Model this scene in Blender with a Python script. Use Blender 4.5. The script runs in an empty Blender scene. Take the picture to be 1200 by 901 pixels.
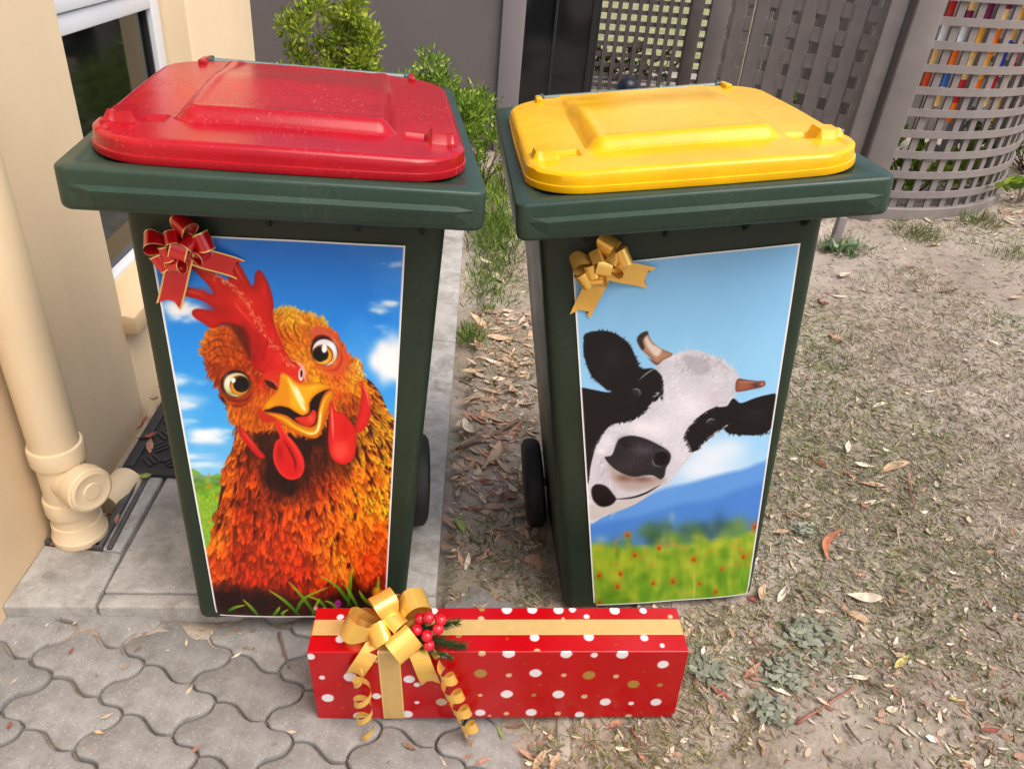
import bpy, bmesh, math, random
import numpy as np
from mathutils import Vector, Matrix
random.seed(11); RNG = np.random.RandomState(5)
R_ = math.radians
S = bpy.context.scene
COL = S.collection
# ================================================================ camera
cam = bpy.data.cameras.new('camera'); cam_o = bpy.data.objects.new('camera', cam); COL.objects.link(cam_o)
_r = Vector((.997, .0414, .0651)); _u = Vector((-.0771, .5349, .8414)); _f = Vector((0, .8439, -.5365))
mw = Matrix.Identity(4)
for i in range(3): mw[i][0] = _r[i]; mw[i][1] = _u[i]; mw[i][2] = -_f[i]
mw.translation = (0, 0, 1.3341)
cam_o.matrix_world = mw
cam.sensor_width = 36; cam.lens = 894.4/1200*36; cam.shift_x = 26.16/1200; cam.shift_y = 4.04/1200; cam.clip_end = 500; cam.clip_start = .02
S.camera = cam_o
# ================================================================ overcast daylight
W = bpy.data.worlds.new('World'); S.world = W; W.use_nodes = True
nt = W.node_tree; bg = nt.nodes['Background']; sky = nt.nodes.new('ShaderNodeTexSky'); sky.sky_type = 'NISHITA'; sky.sun_disc = False
SUN_EL, SUN_AZ = R_(60), R_(126)          # azimuth clockwise from +y: behind the camera, to the right
sky.sun_elevation = SUN_EL; sky.sun_rotation = SUN_AZ; sky.dust_density = 6.; sky.air_density = 1.; sky.ozone_density = .6
nt.links.new(sky.outputs[0], bg.inputs[0]); bg.inputs[1].default_value = .15
sun = bpy.data.lights.new('sun', 'SUN'); sun.energy = 1.4; sun.angle = R_(50); sun.color = (1., .965, .915)
sun_o = bpy.data.objects.new('sun', sun); COL.objects.link(sun_o)
sd_ = Vector((math.sin(SUN_AZ)*math.cos(SUN_EL), math.cos(SUN_AZ)*math.cos(SUN_EL), math.sin(SUN_EL)))
sun_o.rotation_euler = sd_.to_track_quat('Z', 'Y').to_euler()
S.view_settings.view_transform = 'Standard'; S.view_settings.look = 'None'; S.view_settings.gamma = 1; S.view_settings.exposure = .58
S.render.engine = 'CYCLES'; S.cycles.use_denoising = True; S.cycles.max_bounces = 6
# ================================================================ helpers
def lin(c): return tuple((x/12.92 if x <= .04045 else ((x+.055)/1.055)**2.4) for x in (c[0]/255, c[1]/255, c[2]/255))
def mesh(name, v, f, m=None, parent=None, smooth=False, mi=None, loc=None, rot=None):
    me = bpy.data.meshes.new(name); me.from_pydata([tuple(q) for q in v], [], f); me.update()
    ms = m if isinstance(m, (list, tuple)) else [m]
    for q in ms:
        if q: me.materials.append(q)
    if mi is not None: me.polygons.foreach_set('material_index', np.array(mi, np.int32))
    if smooth: me.polygons.foreach_set('use_smooth', np.ones(len(me.polygons), bool))
    o = bpy.data.objects.new(name, me); COL.objects.link(o)
    if parent: o.parent = parent
    if loc: o.location = loc
    if rot: o.rotation_euler = rot
    return o
def empty(name, label, cat, group=None, loc=(0, 0, 0), mat=None):
    o = bpy.data.objects.new(name, None); COL.objects.link(o); o.empty_display_size = .1
    if mat is not None: o.matrix_world = mat
    else: o.location = loc
    return tag(o, label, cat, group)
def tag(o, label=None, cat=None, group=None, kind=None):
    if label: o['label'] = label
    if cat: o['category'] = cat
    if group: o['group'] = group
    if kind: o['kind'] = kind
    return o
def bev(o, w=.004, n=2):
    b = o.modifiers.new('bevel', 'BEVEL'); b.width = w; b.segments = n; b.limit_method = 'ANGLE'; b.angle_limit = R_(35)
    o.data.polygons.foreach_set('use_smooth', np.ones(len(o.data.polygons), bool)); return o
class MB:
    def __init__(s): s.v = []; s.f = []; s.m = []
    def add(s, v, f, mi=0):
        n = len(s.v); s.v += [tuple(q) for q in v]; s.f += [tuple(i+n for i in q) for q in f]; s.m += [mi]*len(f); return s
    def box(s, a, b, mi=0, M=None):
        (x0, y0, z0), (x1, y1, z1) = a, b
        v = [(x0, y0, z0), (x1, y0, z0), (x1, y1, z0), (x0, y1, z0), (x0, y0, z1), (x1, y0, z1), (x1, y1, z1), (x0, y1, z1)]
        if M is not None: v = [M @ Vector(q) for q in v]
        return s.add(v, [(0, 3, 2, 1), (4, 5, 6, 7), (0, 1, 5, 4), (1, 2, 6, 5), (2, 3, 7, 6), (3, 0, 4, 7)], mi)
    def tube(s, pts, rad, n=10, mi=0, caps=True):
        P = [Vector(q) for q in pts]; rads = rad if isinstance(rad, (list, tuple)) else [rad]*len(P); v = []; f = []; up = None
        for i, q in enumerate(P):
            t = (P[min(i+1, len(P)-1)]-P[max(i-1, 0)]).normalized()
            if up is None: up = t.orthogonal().normalized()
            up = (up-t*up.dot(t)).normalized(); w = t.cross(up)
            for k in range(n):
                a = 2*math.pi*k/n; v.append(q+(up*math.cos(a)+w*math.sin(a))*rads[i])
        for i in range(len(P)-1):
            for k in range(n): f.append((i*n+k, i*n+(k+1) % n, (i+1)*n+(k+1) % n, (i+1)*n+k))
        if caps: f += [tuple(range(n))[::-1], tuple(range((len(P)-1)*n, len(P)*n))]
        return s.add(v, f, mi)
    def lathe(s, prof, axis0, axis, n=24, mi=0):      # prof: (radius, distance along the axis)
        a = Vector(axis).normalized(); u = a.orthogonal().normalized(); w = a.cross(u); o = Vector(axis0); v = []; f = []
        for r, h in prof:
            for k in range(n): t = 2*math.pi*k/n; v.append(o+a*h+(u*math.cos(t)+w*math.sin(t))*r)
        for i in range(len(prof)-1):
            for k in range(n): f.append((i*n+k, i*n+(k+1) % n, (i+1)*n+(k+1) % n, (i+1)*n+k))
        if prof[0][0] > 1e-5: f.append(tuple(range(n))[::-1])
        if prof[-1][0] > 1e-5: f.append(tuple(range((len(prof)-1)*n, len(prof)*n)))
        return s.add(v, f, mi)
    def build(s, name, m, parent=None, smooth=False, **k): return mesh(name, s.v, s.f, m, parent, smooth, s.m if isinstance(m, (list, tuple)) else None, **k)
def shade_auto(o, ang=35):
    me = o.data; me.polygons.foreach_set('use_smooth', np.ones(len(me.polygons), bool))
    bm = bmesh.new(); bm.from_mesh(me)
    for e in bm.edges:
        if len(e.link_faces) == 2 and e.calc_face_angle(0) > R_(ang): e.smooth = False
    bm.to_mesh(me); bm.free(); return o
# ---- materials
def newmat(name):
    m = bpy.data.materials.new(name); m.use_nodes = True; n = m.node_tree; b = n.nodes['Principled BSDF']; return m, n, b
def nd(n, t, **k):
    q = n.nodes.new(t)
    for a, v in k.items():
        if a.startswith('i_'): q.inputs[int(a[2:]) if a[2:].isdigit() else a[2:].replace('_', ' ')].default_value = v
        else: setattr(q, a, v)
    return q
def noise(n, scale, detail=4, rough=.55, coord='Object', stretch=None, dist=0.):
    tc = nd(n, 'ShaderNodeTexCoord'); t = nd(n, 'ShaderNodeTexNoise'); t.inputs['Scale'].default_value = scale; t.inputs['Detail'].default_value = detail; t.inputs['Roughness'].default_value = rough; t.inputs['Distortion'].default_value = dist
    if stretch:
        mp = nd(n, 'ShaderNodeMapping'); mp.inputs['Scale'].default_value = stretch; n.links.new(tc.outputs[coord], mp.inputs[0]); n.links.new(mp.outputs[0], t.inputs['Vector'])
    else: n.links.new(tc.outputs[coord], t.inputs['Vector'])
    return t.outputs['Fac']
def ramp(n, fac, stops):
    r = nd(n, 'ShaderNodeValToRGB'); e = r.color_ramp.elements
    while len(e) < len(stops): e.new(.5)
    for q, (p, c) in zip(e, stops): q.position = p; q.color = (c if len(c) == 4 else (*c, 1)) if not isinstance(c, (int, float)) else (c, c, c, 1)
    n.links.new(fac, r.inputs[0]); return r.outputs[0]
def mixc(n, fac, a, b, mode='MIX'):
    x = nd(n, 'ShaderNodeMix', data_type='RGBA', blend_type=mode)
    for i, q in ((0, fac), (6, a), (7, b)):
        if hasattr(q, 'links') or isinstance(q, bpy.types.NodeSocket): n.links.new(q, x.inputs[i])
        else: x.inputs[i].default_value = q if i == 0 else ((*q, 1) if len(q) == 3 else q)
    return x.outputs[2]
def bump(n, b, h, strength=.3, dist=.002):
    k = nd(n, 'ShaderNodeBump'); k.inputs['Strength'].default_value = strength; k.inputs['Distance'].default_value = dist; n.links.new(h, k.inputs['Height']); n.links.new(k.outputs[0], b.inputs['Normal'])
def simple(name, c, rough=.5, metal=0., var=.12, scale=20, bmp=0., spec=.5, coat=0., bscale=None):
    m, n, b = newmat(name); b.inputs['Roughness'].default_value = rough; b.inputs['Metallic'].default_value = metal; b.inputs['Specular IOR Level'].default_value = spec; b.inputs['Coat Weight'].default_value = coat
    f = noise(n, scale)
    n.links.new(ramp(n, f, [(.25, tuple(x*(1-var) for x in c)), (.75, tuple(min(x*(1+var), 1) for x in c))]), b.inputs['Base Color'])
    if bmp: bump(n, b, noise(n, bscale or scale*4, 6), bmp)
    return m
def attr_mat(name, rough=.5, spec=.4, transl=0.):
    m, n, b = newmat(name); a = nd(n, 'ShaderNodeAttribute', attribute_name='Col'); n.links.new(a.outputs['Color'], b.inputs['Base Color']); b.inputs['Roughness'].default_value = rough; b.inputs['Specular IOR Level'].default_value = spec
    if transl:
        t = nd(n, 'ShaderNodeBsdfTranslucent'); n.links.new(a.outputs['Color'], t.inputs[0]); x = nd(n, 'ShaderNodeMixShader'); x.inputs[0].default_value = transl
        n.links.new(b.outputs[0], x.inputs[1]); n.links.new(t.outputs[0], x.inputs[2]); n.links.new(x.outputs[0], n.nodes['Material Output'].inputs[0])
    return m
def set_cols(o, cols):
    a = o.data.color_attributes.new('Col', 'FLOAT_COLOR', 'POINT'); c = np.ones((len(o.data.vertices), 4), np.float32); c[:, :3] = cols; a.data.foreach_set('color', c.ravel())
def srgb2lin(a): return np.where(a <= .04045, a/12.92, ((a+.055)/1.055)**2.4)
def fast_mesh(name, V, F, m, n_per):               # V (N,3), F (M,k) arrays
    me = bpy.data.meshes.new(name); me.vertices.add(len(V)); me.vertices.foreach_set('co', np.asarray(V, np.float32).ravel())
    F = np.asarray(F, np.int32); me.loops.add(F.size); me.loops.foreach_set('vertex_index', F.ravel()); me.polygons.add(len(F)); me.polygons.foreach_set('loop_start', np.arange(0, F.size, F.shape[1], dtype=np.int32)); me.update(calc_edges=True); me.validate()
    me.materials.append(m); o = bpy.data.objects.new(name, me); COL.objects.link(o); return o
# ---------------------------------------------------------------- printed pictures (flat print on the stickers and the wrapping paper)
class Canvas:
    def __init__(s, w, h, quad=None):
        s.w, s.h = w, h
        s.im = np.zeros((h, w, 3))
        s.rng = np.random.RandomState(7)
        s.Y, s.X = np.mgrid[0:h, 0:w].astype(float)
        if quad:                                   # plane-to-plane map from the traced quad to the sheet
            A = []; b = []
            for (x, y), (u, v) in zip(quad, ((0, 0), (w, 0), (w, h), (0, h))):
                A += [[x, y, 1, 0, 0, 0, -u*x, -u*y], [0, 0, 0, x, y, 1, -v*x, -v*y]]; b += [u, v]
            s.Hm = np.append(np.linalg.solve(np.array(A, float), np.array(b, float)), 1).reshape(3, 3)
    def tr(s, pts):
        p = np.c_[np.asarray(pts, float), np.ones(len(pts))] @ s.Hm.T
        return p[:, :2]/p[:, 2:]
    def box(s, P, m):
        x0, y0 = np.floor(P.min(0)-m).astype(int); x1, y1 = np.ceil(P.max(0)+m).astype(int)+1
        x0 = max(x0, 0); y0 = max(y0, 0); x1 = min(x1, s.w); y1 = min(y1, s.h)
        return (x0, y0, x1, y1) if x1 > x0 and y1 > y0 else None
    def sd(s, P, b):                               # signed distance, positive inside
        x0, y0, x1, y1 = b
        X = s.X[y0:y1, x0:x1]; Y = s.Y[y0:y1, x0:x1]
        ins = np.zeros(X.shape, bool); d2 = np.full(X.shape, 1e18)
        for (ax, ay), (bx, by) in zip(P, np.roll(P, -1, 0)):
            ex, ey = bx-ax, by-ay; L = ex*ex+ey*ey+1e-9
            t = np.clip(((X-ax)*ex+(Y-ay)*ey)/L, 0, 1)
            d2 = np.minimum(d2, (X-ax-t*ex)**2+(Y-ay-t*ey)**2)
            c = (ay > Y) != (by > Y)
            if abs(ey) > 1e-9: ins ^= c & (X < ex*(Y-ay)/ey+ax)
        d = np.sqrt(d2); return np.where(ins, d, -d)
    def put(s, b, a, col):
        x0, y0, x1, y1 = b; r = s.im[y0:y1, x0:x1]; r += (np.asarray(col)-r)*a[..., None]
    def poly(s, pts, col, soft=2., alpha=1., rim=None, rimw=8, smooth=True):
        P = s.tr(pts)
        if smooth: P = cr(P)
        b = s.box(P, soft+1)
        if not b: return
        d = s.sd(P, b); a = np.clip(.5+d/soft, 0, 1)*alpha
        c = np.broadcast_to(rgb(col), d.shape+(3,))
        if rim is not None: c = c+(rgb(rim)-c)*np.exp(-np.maximum(d, 0)/rimw)[..., None]
        s.put(b, a, c)
    def blob(s, x, y, rx, ry, col, alpha=1., ang=0., p=2.):
        P = s.tr([(x-rx, y-ry), (x+rx, y-ry), (x+rx, y+ry), (x-rx, y+ry)])
        b = s.box(P, max(np.ptp(P[:, 0]), np.ptp(P[:, 1]))*.5)
        if not b: return
        c = s.tr([(x, y)])[0]; e1 = (P[1]+P[2]-P[0]-P[3])/4; e2 = (P[2]+P[3]-P[0]-P[1])/4
        x0, y0, x1, y1 = b; iv = np.linalg.inv(np.array([e1, e2]).T)
        dx = s.X[y0:y1, x0:x1]-c[0]; dy = s.Y[y0:y1, x0:x1]-c[1]
        u = iv[0, 0]*dx+iv[0, 1]*dy; v = iv[1, 0]*dx+iv[1, 1]*dy
        ca, sa = math.cos(ang), math.sin(ang); u, v = ca*u+sa*v, ca*v-sa*u
        s.put(b, np.exp(-(u*u+v*v)**(p/2)*1.6)*alpha, rgb(col))
    def disc(s, x, y, rx, ry, col, soft=2., alpha=1., ang=0.):
        t = np.linspace(0, 2*math.pi, 28, endpoint=False); ca, sa = math.cos(ang), math.sin(ang)
        s.poly([(x+ca*rx*math.cos(q)-sa*ry*math.sin(q), y+sa*rx*math.cos(q)+ca*ry*math.sin(q)) for q in t], col, soft, alpha, smooth=False)
    def brush(s, pts, wid, c0, c1, alpha=1., soft=1.5, raw=False, edge=None, belly=.5):
        P = np.asarray(pts, float) if raw else s.tr(pts)
        if len(P) > 2: P = opn(P)
        b = s.box(P, wid+soft+1)
        if not b: return
        x0, y0, x1, y1 = b; X = s.X[y0:y1, x0:x1]; Y = s.Y[y0:y1, x0:x1]
        best = np.full(X.shape, 1e9); T = np.zeros(X.shape); n = len(P)-1
        for i in range(n):
            ex, ey = P[i+1]-P[i]; L = ex*ex+ey*ey+1e-9
            t = np.clip(((X-P[i, 0])*ex+(Y-P[i, 1])*ey)/L, 0, 1)
            d = (X-P[i, 0]-t*ex)**2+(Y-P[i, 1]-t*ey)**2; m = d < best
            best[m] = d[m]; T[m] = ((i+t)/n)[m]
        d = np.sqrt(best); w = wid*np.clip(np.sin(np.clip(T, .02, .995)**(math.log(.5)/math.log(belly))*math.pi), 0, 1)**.7
        a = np.clip(.5+(w-d)/soft, 0, 1)*alpha
        c = rgb(c0)+(rgb(c1)-rgb(c0))*T[..., None]
        if edge is not None: c = c+(rgb(edge)-c)*(np.clip(d/np.maximum(w, .5), 0, 1)**2)[..., None]
        s.put(b, a, c)
def rgb(c):
    c = np.asarray(c, float); return c/255. if c.max() > 1.001 else c
def cr(P, n=5):                                    # closed Catmull-Rom
    a, b, c, d = np.roll(P, 1, 0), P, np.roll(P, -1, 0), np.roll(P, -2, 0); o = []
    for t in np.arange(n)/n:
        o.append(.5*(2*b+(c-a)*t+(2*a-5*b+4*c-d)*t*t+(3*b-a-3*c+d)*t**3))
    return np.stack(o, 1).reshape(-1, 2)
def opn(P, n=3):                                   # open Catmull-Rom
    Q = np.vstack([2*P[0]-P[1], P, 2*P[-1]-P[-2]]); o = []
    for i in range(1, len(Q)-2):
        a, b, c, d = Q[i-1:i+3]
        for t in np.arange(n)/n: o.append(.5*(2*b+(c-a)*t+(2*a-5*b+4*c-d)*t*t+(3*b-a-3*c+d)*t**3))
    return np.array(o+[P[-1]])
DK = np.array([.70, .36, .24])                      # feathers darken towards red brown
def noise2(w, h, cell, rng, octs=4):
    o = np.zeros((h, w)); amp = 1.
    for k in range(octs):
        c = max(cell/2**k, 2); gw, gh = int(w/c)+3, int(h/c)+3; g = rng.rand(gh, gw)
        yy = np.arange(h)/c; xx = np.arange(w)/c; yi = yy.astype(int); xi = xx.astype(int)
        fy = (yy-yi)[:, None]; fx = (xx-xi)[None]; fy = fy*fy*(3-2*fy); fx = fx*fx*(3-2*fx)
        a = g[yi][:, xi]; b_ = g[yi][:, xi+1]; c_ = g[yi+1][:, xi]; d_ = g[yi+1][:, xi+1]
        o += amp*((a*(1-fx)+b_*fx)*(1-fy)+(c_*(1-fx)+d_*fx)*fy); amp *= .5
    return o/(2-2**(1-octs))
def idw(pts, samples, pw=3):
    S = np.array([q[:2] for q in samples], float); C = np.array([q[2] for q in samples], float)/255
    d = ((np.asarray(pts, float)[:, None]-S[None])**2).sum(-1)+20; w = d**(-pw/2); w /= w.sum(1, keepdims=True)
    return w @ C
def inside(P, pts):
    x, y = np.asarray(pts, float).T; r = np.zeros(len(x), bool)
    for (ax, ay), (bx, by) in zip(P, P[1:]+P[:1]):
        c = (ay > y) != (by > y); r ^= c & (x < (bx-ax)*(y-ay)/((by-ay) or 1e-9)+ax)
    return r
def crop(ox, oy, sc): return lambda *q: [(ox+a/sc, oy+b/sc) for a, b in q]

def paint_hen(W=600, H=1336):
    s = Canvas(W, H, [(173, 273), (475, 288), (451.5, 723), (253.5, 722)]); R = s.rng
    A = crop(160, 250, 3.603); B = crop(180, 480, 3.465); E = crop(230, 360, 6.); F = crop(270, 440, 6.005)
    v = np.linspace(0, 1, H)[:, None, None]
    st = [(0, (34, 118, 220)), (.2, (34, 140, 236)), (.42, (66, 168, 242)), (.62, (150, 206, 244)), (.75, (205, 226, 238)), (1, (210, 226, 200))]
    s.im[:] = np.stack([np.interp(v[:, 0, 0], [q[0] for q in st], [q[1][k]/255 for q in st]) for k in range(3)], -1)[:, None]
    n = noise2(W, H, 160, R, 5); s.im += (np.clip((n-.52)*2.2, 0, 1)*.22)[..., None]*(1-s.im)
    def cloud(x, y, rx, ry, k=26, a=.5):
        for i in range(k):
            r = R.randn(2)*.42; q = .25+.4*R.rand()
            s.blob(x+r[0]*rx, y+r[1]*ry, rx*q, ry*q*1.1, (246, 248, 252), a)
    for q in [(213, 370, 22, 14, 30, .5), (452, 362, 16, 5, 16, .3), (444, 370, 12, 5, 12, .3), (458, 430, 20, 24, 46, .5), (466, 448, 12, 10, 16, .4), (460, 312, 10, 5, 10, .22),
              (446, 392, 12, 6, 8, .15), (213, 455, 20, 8, 16, .25), (222, 482, 22, 9, 16, .28), (243, 521, 24, 8, 26, .42), (226, 545, 30, 5, 14, .25), (240, 555, 26, 6, 14, .25), (220, 505, 14, 5, 8, .22)]: cloud(*q)
    s.poly(B((140, 300), (220, 308), (290, 325), (300, 640), (120, 640)), (120, 170, 60), 5)
    s.poly(B((140, 300), (220, 303), (290, 322), (290, 340), (140, 330)), (110, 150, 120), 5, .8)
    for i in range(60):
        x, y = 222+R.rand()*38, 571+R.rand()*22; s.blob(x, y, 4, 3, [(70, 120, 20), (150, 180, 40), (90, 150, 30)][i % 3], .6)
    for i in range(260):
        x, y = 225+R.rand()*32, 592+R.rand()*70; l = 2+R.rand()*4
        s.brush([(x, y), (x+R.randn(), y-l)], 2, (80+50*R.rand(), 140+50*R.rand(), 20), (190, 205, 50), .8)
    body = B((300, -40), (310, 40), (335, 110), (320, 200), (290, 275), (277, 350), (265, 420), (248, 520), (232, 600), (220, 660), (240, 860), (990, 860), (990, 60), (972, 82), (950, 50), (915, -30), (856, -92), (780, -60))
    s.poly(body, (70, 18, 6), 3)
    cs = [(x, y, c) for (x, y), c in zip(B((330, 130), (310, 230), (300, 330), (280, 450), (260, 560), (270, 650), (380, 260), (400, 330), (380, 420), (420, 520), (350, 600), (400, 690), (470, 300), (540, 340), (620, 330), (560, 430), (520, 560), (620, 520), (600, 640), (690, 330), (740, 300), (720, 430), (700, 560), (740, 640), (830, 200), (900, 130), (950, 150), (940, 260), (860, 300), (800, 380), (880, 420), (940, 400), (820, 500), (920, 520), (870, 620), (930, 700), (700, 720), (560, 720), (430, 770), (300, 760), (800, 760), (640, 140), (650, 240)),
        [(214, 110, 22), (220, 112, 14), (214, 100, 12), (220, 100, 14), (222, 112, 20), (196, 72, 12), (140, 44, 6), (190, 66, 8), (150, 40, 8), (190, 56, 12), (150, 38, 10), (170, 40, 10), (30, 9, 6), (26, 8, 6), (90, 26, 8), (206, 76, 14), (176, 50, 12), (214, 74, 14), (180, 44, 12), (150, 44, 10), (200, 80, 14), (236, 104, 20), (244, 120, 26), (248, 132, 34), (248, 150, 20), (255, 186, 36), (255, 190, 40), (252, 170, 26), (244, 130, 20), (248, 134, 24), (252, 156, 30), (255, 166, 34), (246, 120, 30), (240, 96, 24), (226, 72, 22), (160, 36, 14), (190, 44, 12), (150, 32, 10), (60, 12, 8), (50, 10, 8), (60, 12, 8), (30, 8, 6), (60, 18, 6)])]
    P = np.c_[225+R.rand(4300)*240, 452+R.rand(4300)*276]
    P = P[inside(body, P)]; P = P[np.argsort(-P[:, 1])]; col = idw(P, cs)
    for (x, y), c in zip(P, col):
        k = np.clip((y-520)/150, 0, 1); d = np.array([x-338, y-400]); d = d/np.hypot(*d); d = d+R.randn(2)*.14; d[1] += .15
        if R.rand() < .25+.55*(1-k): l, w = 7+9*R.rand()+5*k, 1.6+1.4*R.rand()
        else: l, w = 6+8*R.rand()+7*k, 4.2+5.*R.rand()*(.35+.65*k)+4.5*k*R.rand()
        br = .62+.72*R.rand()**1.2; dark = c*br*DK; lite = np.clip(c*br*1.22+np.array([.05, .02, .0]), 0, 1)
        px = np.array([-d[1], d[0]])*R.randn()*1.2
        s.brush([(x-d[0]*l*.5, y-d[1]*l*.5), (x+px[0], y+px[1]), (x+d[0]*l*.5, y+d[1]*l*.5)], w, dark, lite, .93, 1.5, belly=.62, edge=c*br*np.array([.86, .62, .5]))
    for i in range(420):                             # bright feather tips
        x, y = 330+R.rand()*125, 545+R.rand()*135
        if R.rand() < .5: x = 245+R.rand()*200
        c = idw([(x, y)], cs)[0]; d = np.array([x-338, y-400]); d /= np.hypot(*d); l = 4+4*R.rand()
        s.brush([(x, y), (x+d[0]*l, y+d[1]*l)], 2.+3.2*R.rand(), c, np.clip(c*1.3+np.array([.12, .08, .02]), 0, 1), .62, 3., belly=.65)
    for (x, y), rx, ry, a in zip(B((540, 345), (480, 250), (640, 230), (440, 160), (690, 250), (600, 180), (750, 275), (470, 80), (880, 130)), (26, 14, 14, 16, 8, 20, 14, 14, 6), (9, 22, 22, 18, 14, 20, 6, 8, 10), (.6, .6, .5, .5, .3, .6, .3, .5, .2)):
        s.blob(x, y, rx, ry, (28, 9, 6), a)
    s.poly(F((150, 470), (300, 440), (420, 450), (590, 505), (690, 400), (740, 320), (880, 340), (870, 440), (890, 520), (880, 640), (800, 720), (690, 690), (640, 560), (560, 560), (540, 700), (500, 800), (400, 840), (300, 800), (240, 680), (180, 570)), (34, 11, 6), 46, .66)
    for i in range(60):
        o = np.array(F((560+R.rand()*90, 540+R.rand()*120))[0]); s.brush([o, o+[R.randn()*2, 12]], 1.4, (60, 20, 8), (130, 50, 12), .6)
    for i in range(130):
        x, y = 318+R.rand()*90, 540+R.rand()*30; d = np.array([x-338, y-450]); d /= np.hypot(*d)
        c = idw([(x, y+14)], cs)[0]*(.5+.6*R.rand()); s.brush([(x, y), (x+d[0]*11, y+d[1]*11)], 1.6, c*.3, c, .8)
    # head
    head = A((320, 515), (298, 550), (278, 605), (290, 655), (302, 705), (342, 775), (384, 840))+F((0, 395), (70, 425), (170, 462), (300, 440), (420, 470), (590, 500), (660, 400), (700, 320), (800, 330), (900, 340), (985, 260), (950, 120), (930, 70))+A((948, 745), (952, 700), (938, 660), (892, 632), (845, 550), (800, 497), (740, 456), (660, 430), (600, 426), (570, 450), (500, 500), (420, 505))
    s.poly(head, (206, 92, 18), 3)
    hc = [(x, y, c) for (x, y), c in zip(E((80, 300), (120, 240), (200, 250), (150, 400), (250, 380), (330, 420), (330, 300), (120, 500), (150, 600), (250, 480), (400, 560), (420, 680), (300, 730), (240, 790), (350, 790), (560, 80), (620, 140), (700, 110), (800, 120), (880, 160), (640, 250), (700, 320), (760, 420), (770, 520), (600, 300), (950, 260), (1020, 400), (1000, 540), (900, 540), (850, 560), (1080, 560), (1140, 500), (1120, 620), (1000, 680), (1080, 740), (1150, 600), (450, 600), (470, 740)),
        [(214, 96, 22), (226, 116, 26), (214, 88, 16), (216, 98, 16), (208, 84, 12), (176, 56, 12), (120, 44, 12), (150, 50, 10), (130, 36, 8), (170, 56, 10), (170, 46, 14), (206, 92, 14), (190, 62, 10), (232, 130, 24), (220, 110, 16), (250, 190, 50), (250, 176, 30), (252, 190, 44), (252, 184, 48), (248, 150, 34), (246, 150, 16), (244, 140, 14), (250, 160, 26), (252, 176, 34), (236, 110, 18), (230, 96, 40), (216, 70, 34), (214, 74, 30), (240, 130, 20), (252, 180, 20), (252, 190, 44), (252, 210, 90), (250, 172, 26), (240, 130, 20), (140, 50, 10), (246, 150, 20), (186, 40, 20), (226, 120, 16)])]
    Pn = np.c_[236+R.rand(5200)*220, 365+R.rand(5200)*165]; Pn = Pn[inside(head, Pn)]; col = idw(Pn, hc)
    for (x, y), c in zip(Pn, col):
        d = np.array([x-342, y-462]); r = np.hypot(*d); d /= r
        if y < 440: t = np.array([-d[1], d[0]])*(1 if x < 335 else -1); d = d*.75+t*.75+np.array([0, -.1])
        else: d = d*.5+np.array([0, .9])
        d = d/np.hypot(*d)+R.randn(2)*.2; l = 6+8*R.rand(); br = .62+.58*R.rand(); p = np.array([-d[1], d[0]])*1.2*R.randn()
        s.brush([(x-d[0]*l*.5, y-d[1]*l*.5), (x+p[0], y+p[1]), (x+d[0]*l*.5, y+d[1]*l*.5)], 1.3+1.6*R.rand(), c*br*np.array([.8, .58, .5]), np.clip(c*br*1.18, 0, 1), .9, 1.6)
    for i in range(110):                             # ragged tufts on the outline of the brow
        t = R.rand()
        q = np.array(E((30, 390), (40, 300), (80, 235), (110, 205), (160, 170)) if i % 2 else E((540, 60), (640, 45), (760, 75), (870, 120), (920, 160)))
        k = min(int(t*4), 3); o = q[k]+(q[k+1]-q[k])*(t*4-k); o = o+R.randn(2)*.8; d = np.array([-.8, -.35]) if i % 2 else np.array([.25, -.9]); d = d+R.randn(2)*.25
        c = np.array([226, 120, 30])/255*(.7+.5*R.rand()) if i % 2 else np.array([252, 190, 60])/255*(.8+.25*R.rand())
        s.brush([o-d*5, o, o+d*(1.5+2.5*R.rand())], 2., c*.85, np.clip(c*1.1, 0, 1), .9, 1.4, belly=.4)
    for q in (((60, 330), (150, 280), (250, 310)), ((70, 390), (170, 330), (290, 360)), ((90, 450), (170, 400), (300, 420)), ((120, 260), (210, 240), (320, 300)), ((110, 520), (140, 460), (250, 440)), ((610, 160), (630, 240), (700, 330)), ((690, 140), (680, 200), (720, 300)), ((560, 150), (600, 260), (680, 330))):
        s.brush(E(*q), 2.6, (90, 30, 8), (130, 44, 10), .7, 2.)
    # skin round the eyes
    s.poly(E((820, 180), (900, 200), (970, 270), (1030, 350), (1060, 430), (1040, 510), (960, 540), (880, 510), (810, 440), (790, 350), (800, 240)), (214, 84, 44), 8, .8)
    s.poly(E((830, 182), (890, 190), (950, 235), (960, 262), (880, 238), (820, 262), (805, 235)), (206, 84, 60), 4, .9)
    s.brush(E((800, 300), (850, 255), (920, 265), (975, 330)), 4, (80, 20, 10), (90, 24, 12), .85)
    s.brush(E((1000, 350), (1015, 430), (970, 500), (880, 500)), 4, (190, 40, 20), (180, 36, 18), .7)
    s.poly(E((120, 480), (220, 470), (330, 520), (400, 610), (400, 700), (320, 745), (220, 720), (170, 650), (140, 560)), (150, 44, 14), 10, .6)
    s.brush(E((180, 560), (190, 650), (250, 715), (350, 715), (400, 650)), 6, (110, 28, 10), (120, 24, 10), .8)
    s.brush(E((230, 745), (310, 760), (390, 715)), 4, (110, 20, 10), (120, 24, 10), .7)
    # eyes
    s.disc(*E((280, 600))[0], 17.5, 16.5, (40, 12, 6), 3); s.disc(*E((287, 608))[0], 15., 14.2, (214, 206, 160), 2.5)
    s.blob(*E((225, 585))[0], 5, 9, (250, 248, 232), .8); s.blob(*E((250, 670))[0], 8, 4, (150, 150, 60), .7)
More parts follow.
